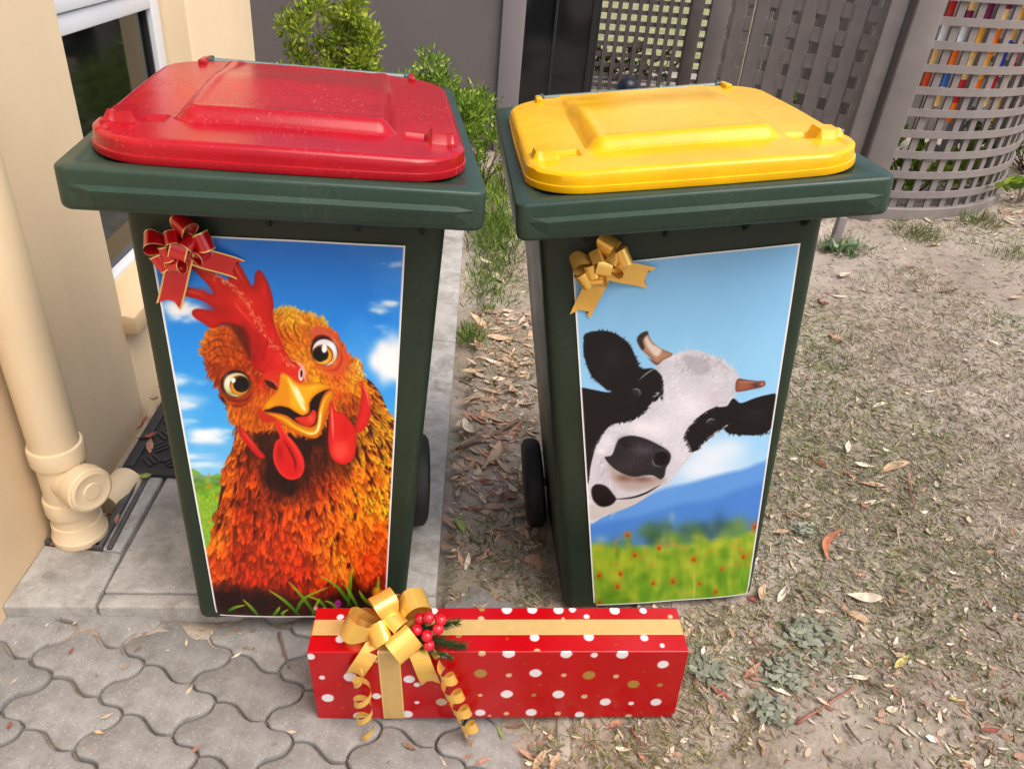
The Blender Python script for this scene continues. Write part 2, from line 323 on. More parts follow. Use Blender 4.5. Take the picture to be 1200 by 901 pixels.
    s.disc(*E((308, 612))[0], 11.8, 12.2, (112, 58, 12), 2.5); s.disc(*E((306, 620))[0], 10.2, 10., (222, 140, 36), 3); s.disc(*E((317, 606))[0], 9.2, 9.4, (12, 10, 12), 2.5)
    s.disc(*E((263, 577))[0], 2.4, 2.8, (255, 255, 255), 1.5); s.blob(*E((330, 640))[0], 4, 2, (70, 60, 60), .5)
    s.disc(*E((893, 362))[0], 15.8, 18.2, (44, 14, 8), 3, ang=-.35); s.disc(*E((897, 372))[0], 14.2, 16.2, (226, 226, 232), 2.5, ang=-.35)
    s.blob(*E((950, 330))[0], 5, 8, (250, 250, 255), .9); s.blob(*E((960, 430))[0], 4, 7, (230, 150, 50), .7)
    s.disc(*E((880, 392))[0], 12.6, 12.6, (120, 62, 10), 2.5); s.disc(*E((880, 398))[0], 11., 10.6, (240, 160, 34), 3); s.disc(*E((867, 388))[0], 9.2, 9.2, (12, 10, 14), 2.5)
    s.disc(*E((893, 345))[0], 3., 5.2, (255, 255, 255), 2.); s.blob(*E((900, 440))[0], 4, 2, (255, 210, 90), .8)
    # comb
    comb = A((212, 225), (262, 234), (330, 268), (383, 303), (380, 255), (376, 212), (408, 193), (438, 238), (486, 326), (496, 270), (512, 252), (534, 275), (560, 335), (575, 405), (573, 470), (600, 560), (640, 640), (695, 690), (680, 722), (610, 722), (545, 715), (500, 690), (482, 640), (460, 590), (440, 560), (428, 520), (380, 495), (322, 517), (280, 492), (242, 466), (236, 440), (262, 429), (312, 438), (332, 430), (280, 396), (216, 376), (182, 366), (180, 342), (216, 333), (262, 345), (322, 362), (300, 322), (258, 274))
    s.poly(comb, (200, 26, 22), 2.5, rim=(150, 12, 14), rimw=7)
    for x, y, rx, ry, c, a in [(440, 400, 22, 14, (226, 50, 30), .8), (535, 340, 3, 13, (222, 40, 34), .8), (415, 265, 4, 10, (222, 54, 40), .7), (350, 440, 22, 16, (170, 16, 18), .8), (250, 350, 20, 5, (196, 30, 26), .8), (470, 470, 12, 20, (214, 30, 26), .7), (560, 560, 14, 22, (226, 34, 30), .8), (510, 600, 12, 26, (160, 14, 16), .75), (450, 520, 8, 12, (110, 14, 12), .6), (600, 650, 10, 14, (226, 44, 40), .7), (400, 330, 16, 12, (180, 20, 20), .6)]:
        q = A((x, y))[0]; s.blob(q[0], q[1], rx, ry, c, a)
    for i in range(190):
        t = R.rand(); k = np.array(A((330, 275), (400, 320), (450, 380), (490, 450), (540, 530), (590, 610), (640, 680))); j = min(int(t*6), 5); o = k[j]+(k[j+1]-k[j])*(t*6-j)+R.randn(2)*[2.2, 1.6]
        d = np.array([.5, .85])+R.randn(2)*.3; l = 1.5+3*R.rand(); s.brush([o, o+d*l], 1.1+R.rand()*.6, (232, 110, 70), (246, 170, 120), .75, 1.3)
    for q in (((395, 215), (420, 250), (450, 310)), ((415, 400), (440, 440), (500, 500)), ((240, 240), (300, 265), (350, 290)), ((190, 350), (240, 355), (290, 375))): s.brush(A(*q), 1.6, (240, 130, 90), (236, 110, 70), .6)
    for i in range(90):
        x, y = E((330+R.rand()*230, 200+R.rand()*260))[0]; s.blob(x, y, 1.2, 1.8, (120, 10, 12), .45)
    s.brush(E((265, 0), (300, 60), (370, 140), (420, 230)), 3.4, (236, 70, 60), (214, 40, 36), .7)
    s.poly(E((170, 165), (260, 165), (330, 200), (370, 280), (380, 420), (340, 360), (300, 280), (240, 200)), (70, 18, 10), 10, .7)
    # beak
    s.poly(E((480, 520), (560, 500), (640, 480), (720, 470), (770, 560), (700, 610), (560, 640), (500, 600)), (214, 44, 30), 6, .85)
    s.brush(E((700, 450), (740, 480), (765, 590)), 5, (250, 200, 190), (240, 170, 150), .8); s.disc(*E((730, 535))[0], 2.8, 7.5, (248, 226, 220), 2.5); s.disc(*E((733, 528))[0], 1.6, 5, (60, 10, 20), 2)
    for i in range(16):
        o = np.array(E((620+R.rand()*90, 400+R.rand()*70))[0]); s.brush([o, o+[7, 4+R.randn()]], 1., (250, 170, 130), (250, 120, 90), .6)
    mouth = F((225, 315), (340, 280), (430, 300), (500, 335), (548, 330), (550, 250), (600, 195), (700, 160), (650, 235), (615, 330), (600, 405), (550, 430), (470, 400), (380, 345), (300, 335))
    s.poly(mouth, (26, 8, 6), 3)
    s.poly(F((450, 365), (540, 350), (572, 310), (598, 330), (588, 400), (545, 425), (490, 405)), (208, 44, 28), 3); s.blob(*F((560, 370))[0], 5, 6, (240, 90, 60), .7)
    s.poly(F((195, 300), (225, 310), (300, 330), (370, 352), (300, 392), (230, 390), (195, 350)), (190, 40, 20), 4)
    low = F((235, 325), (320, 328), (400, 352), (460, 400), (520, 422), (562, 427), (598, 402), (610, 320), (630, 240), (660, 185), (710, 160), (725, 205), (700, 262), (672, 335), (645, 425), (628, 482), (592, 510), (520, 497), (430, 452), (355, 400), (290, 352))
    s.poly(low, (224, 134, 12), 2.5, rim=(170, 70, 6), rimw=5)
    s.brush(F((270, 335), (370, 370), (450, 428), (540, 470), (600, 462), (622, 400), (630, 320), (655, 240), (695, 185)), 4.2, (250, 190, 40), (252, 200, 60), .95, 3.)
    s.brush(F((480, 452), (560, 480), (605, 455), (622, 380), (632, 310)), 2., (255, 250, 200), (255, 250, 210), .95, 2.)
    up = E((590, 525), (640, 538), (700, 588), (760, 602), (850, 590), (945, 624), (885, 648), (825, 690), (792, 740), (787, 795), (748, 828), (690, 802), (640, 770), (570, 756), (505, 782), (472, 770), (500, 718), (560, 660), (578, 600))
    s.poly(up, (242, 172, 22), 2.5, rim=(196, 104, 8), rimw=6)
    s.poly(E((520, 720), (580, 650), (600, 560), (640, 600), (660, 700), (640, 760), (560, 745)), (218, 132, 12), 10, .8)
    s.brush(E((640, 560), (690, 660), (740, 760), (765, 800)), 6, (255, 236, 140), (255, 250, 220), .9, 6.); s.brush(E((690, 610), (720, 680), (760, 750)), 4.5, (255, 252, 236), (255, 240, 190), .9, 5.)
    s.brush(E((760, 640), (840, 625), (900, 625)), 4, (252, 200, 40), (240, 150, 20), .8, 4.)
    s.poly(E((482, 575), (530, 580), (565, 625), (560, 645), (515, 625), (490, 605)), (60, 12, 14), 3); s.brush(E((495, 570), (545, 590), (568, 635)), 2, (240, 120, 90), (230, 90, 70), .8)
    s.brush(E((940, 640), (985, 655), (990, 700), (950, 730)), 5, (226, 80, 30), (220, 60, 24), .8)
    # wattles and lobes
    wl = F((318, 388), (345, 395), (372, 460), (432, 522), (482, 592), (511, 660), (513, 722), (490, 772), (440, 794), (390, 786), (340, 742), (305, 672), (300, 600), (318, 530), (345, 505), (330, 450))
    s.poly(wl, (206, 24, 26), 2.5, rim=(236, 50, 44), rimw=6)
    s.brush(F((370, 520), (420, 600), (450, 670), (455, 740)), 4.2, (96, 8, 12), (110, 10, 12), .85, 4.); s.blob(*F((345, 610))[0], 5, 12, (150, 12, 18), .7); s.brush(F((345, 410), (400, 500), (470, 610), (495, 700)), 2., (246, 96, 84), (240, 70, 60), .8, 3.)
    wr = F((694, 258), (716, 264), (732, 312), (792, 336), (842, 392), (872, 452), (881, 540), (866, 630), (830, 676), (780, 689), (728, 666), (694, 612), (682, 520), (687, 400))
    s.poly(wr, (216, 34, 30), 2.5, rim=(190, 20, 22), rimw=6); s.blob(*F((800, 450))[0], 9, 14, (200, 20, 22), .7); s.blob(*F((770, 600))[0], 13, 12, (232, 74, 56), .8)
    s.brush(F((704, 280), (712, 400), (718, 520)), 2.6, (250, 140, 120), (240, 110, 90), .9, 3.)
    for k in range(8): s.brush(F((715, 510+k*16), (760, 540+k*15), (840-k*6, 520+k*17)), 1., (248, 130, 110), (240, 110, 90), .5, 1.5)
    s.poly(F((910, 98), (942, 150), (972, 230), (982, 310), (962, 400), (912, 462), (874, 456), (882, 380), (902, 300), (914, 200)), (214, 34, 34), 2.5, rim=(180, 20, 24), rimw=6); s.brush(F((918, 115), (955, 200), (972, 300)), 1.8, (250, 150, 130), (246, 110, 90), .9, 2.)
    s.poly(F((60, 418), (92, 440), (142, 500), (202, 580), (246, 636), (210, 646), (160, 602), (100, 532), (70, 482)), (206, 30, 26), 2.5, rim=(150, 16, 16), rimw=4); s.brush(F((75, 435), (130, 510), (200, 595)), 1.6, (246, 110, 90), (236, 80, 60), .8, 2.)
    # foreground stalks
    s.poly(B((235, 745), (400, 735), (600, 765), (800, 740), (985, 745), (985, 850), (235, 850)), (24, 8, 8), 50, .8)
    for q in (((590, 835), (530, 780), (462, 738)), ((655, 832), (600, 765), (545, 708)), ((570, 830), (610, 770), (712, 728)), ((800, 800), (745, 730), (672, 686)), ((786, 800), (795, 720), (804, 650)), ((830, 810), (800, 760), (770, 715)), ((425, 838), (395, 805), (360, 775)), ((300, 822), (330, 805), (372, 796)), ((700, 815), (670, 780), (620, 762)), ((530, 838), (520, 825), (545, 810)), ((640, 838), (655, 800), (672, 770)), ((905, 800), (908, 740), (912, 690)), ((760, 830), (720, 790), (690, 780)), ((880, 800), (850, 770), (830, 740)), ((480, 838), (500, 815), (510, 800))):
        s.brush(B(*q), 6.2, (30, 90, 16), (170, 196, 40), .95, 2., belly=.35)
    for i in range(26):
        a = i*2*math.pi/13; x, y = B((745, 790))[0] if i < 13 else B((905, 750))[0]; q = 4.5 if i < 13 else 7
        s.brush([(x, y), (x+q*math.cos(a), y+q*math.sin(a))], 2.2, (120, 20, 110) if i < 13 else (230, 140, 10), (226, 60, 190) if i < 13 else (252, 200, 30), .95)
    for x, y in B((690, 812), (655, 808), (715, 826)): s.disc(x, y, 2.4, 2.2, (244, 150, 190), 2)
    for i in range(26): s.brush(B((272+i*4.2, 828+R.randn()*.6), (274+i*4.2, 829)), .9, (190, 190, 190), (170, 170, 170), .5, 1.2)
    b = 5; s.im[:b] = s.im[-b:] = .93; s.im[:, :b] = s.im[:, -b:] = .93
    return np.clip(s.im, 0, 1)

def paint_cow(W=600, H=1336):
    s = Canvas(W, H, [(671, 313), (938, 285), (876, 698), (696, 711)]); R = s.rng
    C = crop(660, 260, 4.096); D = crop(660, 470, 3.603)
    v = np.linspace(0, 1, H)
    st = [(0, (128, 188, 234)), (.25, (142, 200, 240)), (.5, (150, 204, 242)), (.62, (176, 214, 244)), (.75, (150, 190, 236)), (1, (150, 190, 230))]
    s.im[:] = np.stack([np.interp(v, [q[0] for q in st], [q[1][k]/255 for q in st]) for k in range(3)], -1)[:, None]
    s.im += ((noise2(W, H, 200, R, 4)-.5)*.04)[..., None]
    for x, y, rx, ry, a in [(620, 270, 60, 26, .8), (560, 330, 50, 22, .7), (700, 240, 40, 20, .6), (640, 340, 60, 18, .5)]:
        q = D((x, y))[0]; s.blob(q[0], q[1], rx/1.6, ry/1.6*1.3, (232, 240, 250), a)
    s.poly(D((80, 520), (250, 470), (420, 405), (520, 385), (640, 352), (740, 330), (910, 312), (910, 640), (80, 660)), (92, 150, 222), 20)
    s.poly(D((80, 570), (300, 520), (480, 470), (620, 450), (760, 400), (910, 390), (910, 660), (80, 680)), (66, 124, 206), 30, .8)
    s.poly(D((80, 620), (300, 575), (500, 540), (700, 530), (910, 520), (910, 660), (80, 700)), (74, 128, 190), 26, .7)
    for i in range(70):
        x = 330+R.rand()*560; y = 560+R.rand()*70-(x-330)*.06; q = D((x, y))[0]
        s.blob(q[0], q[1], 7+8*R.rand(), 5+7*R.rand(), [(56, 96, 70), (84, 120, 56), (110, 140, 60), (50, 80, 110)][i % 4], .38)
    s.blob(*D((655, 550))[0], 11, 16, (40, 70, 90), .6); s.blob(*D((550, 575))[0], 11, 13, (70, 104, 60), .6); s.blob(*D((375, 605))[0], 11, 9, (40, 76, 60), .6); s.blob(*D((455, 520))[0], 5, 8, (150, 170, 180), .5); s.blob(*D((270, 600))[0], 8, 8, (130, 150, 60), .5); s.blob(*D((160, 610))[0], 10, 6, (150, 190, 220), .5)
    s.poly(D((80, 650), (250, 640), (420, 635), (560, 620), (720, 600), (910, 575), (910, 900), (80, 900)), (150, 176, 44), 34)
    s.poly(D((80, 760), (300, 745), (560, 735), (910, 700), (910, 920), (80, 920)), (96, 150, 30), 60, .8)
    for i in range(420):
        x = 90+R.rand()*760; y = 630+R.rand()*240-(x-90)*.07; k = (y-600)/270; q = D((x, y))[0]
        c = [(186, 196, 50), (120, 166, 36), (80, 140, 24), (206, 196, 70), (70, 120, 20)][i % 5]; s.blob(q[0], q[1], 3+5*R.rand(), 3+9*R.rand(), c, .32)
    for i in range(26):
        q = D((100+R.rand()*730, 600+R.rand()*110))[0]; s.blob(q[0], q[1], 3.5, 3, (226, 120, 60), .4)
    for x, y, r in [(546, 684, 4.5), (757, 672, 4.2), (460, 768, 4.5), (152, 748, 4.2), (240, 742, 3.8), (228, 790, 4), (376, 776, 3.5), (571, 776, 3.2), (270, 590, 4), (300, 668, 4), (640, 806, 3.5), (664, 720, 3), (155, 856, 3.5), (806, 556, 6), (400, 640, 4)]:
        q = D((x, y))[0]; s.brush([(q[0], q[1]), (q[0]+R.randn(), q[1]+28)], 2.6, (120, 140, 30), (170, 190, 50), .5, 3.); s.blob(q[0], q[1], r, r, (216, 96, 20), .95); s.blob(q[0], q[1]+1, r*.5, r*.5, (110, 40, 10), .7)
    s.brush(D((545, 690), (550, 780), (545, 850)), 4, (170, 186, 70), (190, 200, 80), .8, 3.); s.brush(D((757, 680), (748, 740), (735, 810)), 3, (140, 170, 50), (150, 180, 60), .7, 3.)
    # cow
    K = (16, 14, 18)
    left = C((84, 838), (150, 850), (215, 862), (250, 850), (340, 820), (420, 760), (470, 790), (470, 900))+D((388, 0), (372, 45), (340, 88), (300, 118), (255, 132), (205, 140), (170, 175), (140, 230), (118, 310), (104, 390), (60, 380), (60, 0))
    white = C((436, 735), (470, 700), (522, 674), (600, 655), (655, 662), (742, 702), (800, 740), (838, 792), (832, 845), (806, 900))+D((706, 0), (694, 62), (640, 140), (590, 200), (545, 260), (500, 310), (450, 372), (420, 396), (330, 432), (250, 485), (170, 520), (110, 540), (100, 400), (110, 300), (130, 220), (170, 165), (240, 120), (330, 70), (372, 0))
    s.poly(white, (198, 199, 208), 3)
    for x, y, rx, ry, c, a in [(540, 60, 34, 24, (232, 228, 236), .8), (420, 160, 30, 16, (226, 222, 232), .8), (330, 150, 24, 10, (240, 238, 244), .7), (480, 260, 16, 20, (216, 212, 224), .7), (170, 330, 9, 26, (168, 166, 180), .7), (140, 260, 6, 20, (190, 190, 204), .7), (640, 20, 18, 16, (196, 188, 202), .6), (440, 320, 10, 20, (196, 192, 206), .7), (230, 390, 12, 10, (226, 224, 230), .8), (180, 215, 10, 10, (222, 220, 230), .8)]:
        q = D((x, y))[0]; s.blob(q[0], q[1], rx/1., ry/1., c, a)
    Pw = np.c_[690+R.rand(6000)*190, 415+R.rand(6000)*210]; Pw = Pw[inside(white, Pw)]; nz = noise2(220, 240, 26, R, 4)
    for q in Pw:                                     # short hair, greyer in the hollows
        d = np.array([-.62, .6]) if q[1] > 450 else np.array([q[0]-815, q[1]-470])/50.; d = d+R.randn(2)*.3; l = 3+5*R.rand()
        g = 140+118*nz[int(q[1]-410), int(q[0]-685)]+14*R.randn()+(10 if q[1] > 450 else -4); g = min(max(g, 110), 244)
        s.brush([q, q+d*l], 1.6, (g, g-4, g+6), (min(g+10, 250), min(g+5, 248), min(g+16, 254)), .42, 2.)
    for i in range(130):                             # curls on the poll
        x, y = C((540+R.rand()*240, 690+R.rand()*90))[0]; a = R.rand()*6.3; r = 1.5+3.5*R.rand()
        g = 120+110*R.rand(); s.brush([(x+r*math.cos(a+t), y+r*math.sin(a+t)) for t in (0, .9, 1.8, 2.7, 3.6)], 1.2, (g, g-6, g), (g+20, g+10, g+16), .55, 1.6)
    s.poly(left, K, 3)
    s.poly(C((560, 690), (640, 690), (700, 740), (640, 780)), (150, 146, 160), 12, .5)
    ear = C((100, 600), (110, 568), (180, 553), (250, 570), (312, 620), (342, 685), (366, 742), (430, 745), (466, 790), (456, 850), (440, 905), (330, 920), (250, 864), (200, 842), (140, 782), (112, 720), (98, 650))
    s.poly(ear, K, 3)
    for i in range(240):                             # hairy rim of the ear
        P = np.array(ear[:14]) if i % 3 else np.array(ear[-6:]); j = R.randint(len(P)-1); o = P[j]+(P[j+1]-P[j])*R.rand(); cc = np.array(C((230, 720))[0]); d = o-cc; d = d/np.hypot(*d)+R.randn(2)*.35
        if o[0] > 752: continue
        s.brush([o-d*2, o+d*(1+1.8*R.rand())], 1.3, K, (24, 22, 26), .8, 1.2, belly=.3)
    s.blob(*C((230, 690))[0], 14, 18, (38, 34, 40), .6); s.blob(*C((180, 780))[0], 10, 8, (30, 27, 32), .6)
    s.brush(C((355, 805), (400, 765), (440, 742)), 2.4, (150, 148, 160), (190, 188, 196), .7, 2.); s.blob(*C((345, 862))[0], 5, 5, (60, 56, 66), .6); s.brush(C((325, 850), (350, 845), (366, 866), (352, 884)), 1.5, (190, 190, 200), (120, 120, 130), .8)
    s.poly(D((704, 30), (722, 62), (690, 140), (640, 176), (600, 206), (562, 246), (532, 256), (520, 226), (503, 196), (520, 160), (560, 112), (622, 72), (684, 62)), K, 3)
    s.poly(D((700, 40), (716, 32), (742, 50), (800, 30), (850, 17), (893, 17), (884, 90), (872, 158), (812, 186), (722, 182), (680, 172), (660, 120)), K, 3)
    for i in range(90):
        x, y = D((690+R.rand()*190, 168+R.rand()*14))[0]; s.brush([(x, y), (x+R.randn(), y+2+2*R.rand())], 1.2, K, K, .8, 1.2)
    s.blob(*D((800, 100))[0], 16, 10, (34, 31, 36), .6); s.blob(*D((615, 128))[0], 6, 5, (58, 52, 60), .7); s.brush(D((596, 136), (612, 118), (636, 122)), 1.5, (210, 210, 216), (150, 150, 156), .85)
    for P in (left[6:16], D((704, 30), (640, 68), (560, 112), (520, 160), (503, 196), (520, 226), (532, 256)), D((690, 140), (640, 176), (600, 206), (562, 246))):
        for i in range(110):
            j = R.randint(len(P)-1); o = np.array(P[j])+(np.array(P[j+1])-np.array(P[j]))*R.rand(); d = np.array([-.6, .6])+R.randn(2)*.4; g = 200+30*R.rand(); c = K if i % 2 else (g, g-3, g+8)
            s.brush([o-d*2.2, o+d*2.2], 1.3, c, c, .8, 1.4)
    # horns
    s.poly(C((350, 602), (365, 572), (396, 557), (406, 578), (424, 612), (470, 648), (520, 674), (476, 702), (440, 726), (414, 692), (372, 650)), (176, 132, 104), 2.5, rim=(120, 80, 60), rimw=5)
    s.poly(C((396, 580), (420, 618), (466, 652), (440, 684), (402, 640), (388, 604)), (222, 214, 204), 8, .85); s.poly(C((350, 602), (365, 572), (396, 557), (402, 570), (378, 600), (386, 640), (372, 650)), (44, 36, 34), 5, .95); s.brush(C((400, 690), (440, 722), (460, 712)), 3, (90, 50, 40), (70, 40, 36), .8, 4.)
    s.poly(C((818, 858), (826, 800), (872, 803), (922, 810), (957, 811), (956, 836), (902, 850), (850, 860)), (150, 88, 70), 2.5, rim=(90, 46, 38), rimw=4); s.brush(C((835, 815), (890, 815), (935, 818)), 2.4, (206, 150, 120), (170, 100, 80), .8, 3.); s.blob(*C((915, 830))[0], 6, 4, (60, 40, 40), .8); s.blob(*C((946, 825))[0], 2, 2, (226, 140, 110), .9)
    # muzzle
    N = crop(671, 385, 2.764)
    s.poly(N((118, 470), (160, 500), (230, 512), (285, 505), (296, 522), (262, 540), (200, 552), (150, 545), (125, 510)), (168, 150, 142), 22, .8)
    s.blob(*N((165, 512))[0], 13, 6, (112, 78, 62), .8); s.blob(*N((225, 516))[0], 15, 5, (104, 72, 58), .75); s.blob(*N((135, 545))[0], 7, 12, (176, 176, 188), .6)
    s.poly(N((104, 448), (126, 440), (140, 406), (152, 387), (185, 377), (225, 384), (262, 400), (300, 422), (314, 440), (311, 462), (299, 482), (294, 506), (281, 517), (258, 505), (232, 504), (198, 509), (164, 500), (130, 480)), (36, 32, 38), 4)
    s.blob(*N((225, 425))[0], 18, 9, (84, 80, 92), .6); s.blob(*N((165, 405))[0], 8, 9, (16, 13, 18), .8); s.blob(*N((180, 470))[0], 16, 8, (58, 52, 58), .5); s.disc(*N((283, 450))[0], 8.5, 8, (8, 6, 8), 5); s.brush(N((254, 452), (262, 472), (286, 478)), 2, (150, 148, 160), (120, 116, 126), .75, 3.); s.brush(N((268, 428), (292, 424), (310, 440)), 2, (96, 92, 102), (60, 56, 64), .8, 2.5); s.blob(*N((92, 426))[0], 8, 6, (232, 230, 238), .85)
    for i in range(70):
        x, y = D((230+R.rand()*180, 210+R.rand()*120))[0]; s.blob(x, y, 1, 1, (84, 80, 90), .5)
    s.poly(N((52, 642), (54, 598), (140, 588), (212, 572), (272, 546), (205, 592), (130, 622)), (196, 190, 186), 5)
    s.brush(N((128, 580), (190, 574), (238, 558), (282, 533)), 4.2, (26, 20, 22), (22, 16, 18), .95, 3.)
    s.poly(N((62, 548), (78, 532), (108, 538), (130, 562), (140, 580), (122, 598), (92, 602), (68, 582)), K, 6)
    for i in range(30): s.brush(D((664+i*3.6, 830-i*.6+R.randn()*.6), (666+i*3.6, 830-i*.6)), .9, (236, 236, 236), (220, 220, 220), .55, 1.2)
    b = 5; s.im[:b] = s.im[-b:] = .93; s.im[:, :b] = s.im[:, -b:] = .93
    return np.clip(s.im, 0, 1)
# ================================================================ materials
M = {}
def mk_plastic(name, c, rough, streak=.5, dust=(.55, .5, .42), amt=.25, mask=(.5, .8)):
    m, n, b = newmat(name); b.inputs['Roughness'].default_value = rough; b.inputs['Specular IOR Level'].default_value = .36
    base = ramp(n, noise(n, 5, 6, .65), [(.28, tuple(x*.76 for x in c)), (.72, tuple(min(x*1.08, 1) for x in c))])
    sc = noise(n, 190, 4, .7, stretch=(1, .22, 1), dist=.6); cl = noise(n, 9, 5, .6)
    k = nd(n, 'ShaderNodeMath', operation='MULTIPLY'); n.links.new(ramp(n, sc, [(mask[0], 0.), (mask[1], 1.)]), k.inputs[0]); n.links.new(ramp(n, cl, [(.42, 0.), (.75, 1.)]), k.inputs[1])
    k2 = nd(n, 'ShaderNodeMath', operation='MULTIPLY'); n.links.new(k.outputs[0], k2.inputs[0]); k2.inputs[1].default_value = amt
    n.links.new(mixc(n, k2.outputs[0], base, dust), b.inputs['Base Color'])
    n.links.new(ramp(n, cl, [(.3, rough*.85), (.75, rough*1.3)]), b.inputs['Roughness'])
    bump(n, b, noise(n, 260, 3), .06, .001); return m
M['green'] = mk_plastic('dark_green_plastic', (.016, .030, .018), .42, amt=.08)
M['rim'] = mk_plastic('sky_lit_green_rim', (.021, .048, .033), .34, amt=.07, mask=(.46, .75))  # body green made lighter: sky light on the collar put into the colour
M['red_lid'] = mk_plastic('red_lid_plastic', (.37, .003, .011), .2, dust=(.8, .32, .32), amt=.4, mask=(.57, .72))
M['yellow_lid'] = mk_plastic('yellow_lid_plastic', (.82, .44, .0), .24, dust=(.9, .7, .3), amt=.2, mask=(.58, .75))
M['galv'] = simple('hinge_bar_paint', (.15, .2, .19), .4, .4, .15, 40)
M['tyre'] = simple('tyre_rubber', (.012, .012, .013), .7, 0, .2, 60, .2)
M['wheel'] = simple('wheel_plastic', (.02, .02, .02), .5, 0, .2, 30)
M['cap'] = simple('dark_cap', (.03, .05, .05), .4)
M['print'] = attr_mat('sticker_print', .34, .35)
def mk_render(name, c, var=.06):
    m, n, b = newmat(name); b.inputs['Roughness'].default_value = .85; b.inputs['Specular IOR Level'].default_value = .2
    a = noise(n, 1.6, 5, .6); d = noise(n, 14, 6, .65)
    base = ramp(n, a, [(.3, tuple(x*(1-var) for x in c)), (.7, tuple(min(1, x*(1+var)) for x in c))])
    st = noise(n, 3., 6, .7, stretch=(6, 6, .5))
    base = mixc(n, ramp(n, st, [(.55, 0.), (.8, .22)]), base, tuple(x*.72 for x in c)); 
    sp = noise(n, 55, 2, .5); base = mixc(n, ramp(n, sp, [(.74, 0.), (.78, .5)]), base, tuple(x*.5 for x in c))
    n.links.new(base, b.inputs['Base Color']); bump(n, b, noise(n, 140, 8, .7), .35, .002); return m
M['wall'] = mk_render('beige_render', (.76, .60, .395)); M['sill'] = mk_render('beige_sill', (.66, .49, .30)); M['grey'] = mk_render('taupe_render', (.15, .132, .132)); M['pier'] = mk_render('light_taupe_render', (.25, .225, .235))
M['white'] = simple('white_frame', (.66, .69, .73), .35, 0, .04, 8)
M['pipe'] = simple('cream_pvc', (.74, .59, .39), .4, 0, .05, 5, .05)
def mk_glass(name, c, rough=.06):
    m, n, b = newmat(name); b.inputs['Base Color'].default_value = (*c, 1); b.inputs['Roughness'].default_value = rough; b.inputs['IOR'].default_value = 1.5; b.inputs['Specular IOR Level'].default_value = .5; return m
M['glass'] = mk_glass('dark_window_glass', (.006, .008, .006)); M['glass2'] = mk_glass('tinted_door_glass', (.012, .013, .015), .08)
M['alu'] = simple('blackened_aluminium', (.03, .03, .034), .4, .3)
def mk_concrete(name, c, fleck=.5, stain=.35, sc=1., hi=(.62, .6, .57), fscale=210):
    m, n, b = newmat(name); b.inputs['Roughness'].default_value = .9; b.inputs['Specular IOR Level'].default_value = .25
    a = noise(n, 3.2*sc, 7, .68); d = noise(n, 30*sc, 8, .72); e = noise(n, 9*sc, 6, .7, dist=.6)
    base = ramp(n, a, [(.3, tuple(x*.78 for x in c)), (.7, tuple(min(x*1.16, 1) for x in c))])
    base = mixc(n, ramp(n, e, [(.46, 0.), (.66, stain)]), base, tuple(q*w for q, w in zip(c, (.42, .40, .36))))
    base = mixc(n, ramp(n, d, [(.35, .45), (.55, 0.)]), base, tuple(x*.55 for x in c))
    tc = nd(n, 'ShaderNodeTexCoord'); v = nd(n, 'ShaderNodeTexVoronoi'); v.inputs['Scale'].default_value = fscale; n.links.new(tc.outputs['Object'], v.inputs['Vector'])
    sp = nd(n, 'ShaderNodeSeparateColor'); n.links.new(v.outputs['Color'], sp.inputs[0])
    k = nd(n, 'ShaderNodeMath', operation='MULTIPLY'); n.links.new(ramp(n, sp.outputs[0], [(.8, 0.), (.9, 1.)]), k.inputs[0]); n.links.new(ramp(n, v.outputs['Distance'], [(.2, 1.), (.45, 0.)]), k.inputs[1])
    k2 = nd(n, 'ShaderNodeMath', operation='MULTIPLY'); n.links.new(k.outputs[0], k2.inputs[0]); k2.inputs[1].default_value = fleck; base = mixc(n, k2.outputs[0], base, hi)
    k3 = nd(n, 'ShaderNodeMath', operation='MULTIPLY'); n.links.new(ramp(n, sp.outputs[1], [(.84, 0.), (.93, 1.)]), k3.inputs[0]); n.links.new(ramp(n, v.outputs['Distance'], [(.2, .7), (.45, 0.)]), k3.inputs[1]); base = mixc(n, k3.outputs[0], base, tuple(x*.3 for x in c))
    n.links.new(base, b.inputs['Base Color']); mx = mixc(n, .5, d, e)
    bump(n, b, mx, .55, .004); return m
def tone(m, amt=.16):                             # each piece a little lighter or darker than its neighbour
    n = m.node_tree; b = n.nodes['Principled BSDF']; src = b.inputs['Base Color'].links[0].from_socket; oi = nd(n, 'ShaderNodeObjectInfo'); b_ = ramp(n, oi.outputs['Random'], [(0., 1-amt), (1., 1.)]); n.links.new(mixc(n, 1., src, b_, 'MULTIPLY'), b.inputs['Base Color']); return m
M['slab'] = mk_concrete('weathered_slab', (.38, .37, .355), .2, .75); M['paver'] = mk_concrete('paver_concrete', (.268, .262, .256), .5, .5, 1., (.56, .55, .53), 300); tone(M['paver'], .22); M['kerb'] = mk_concrete('edging_concrete', (.4, .36, .31), .3, .4)
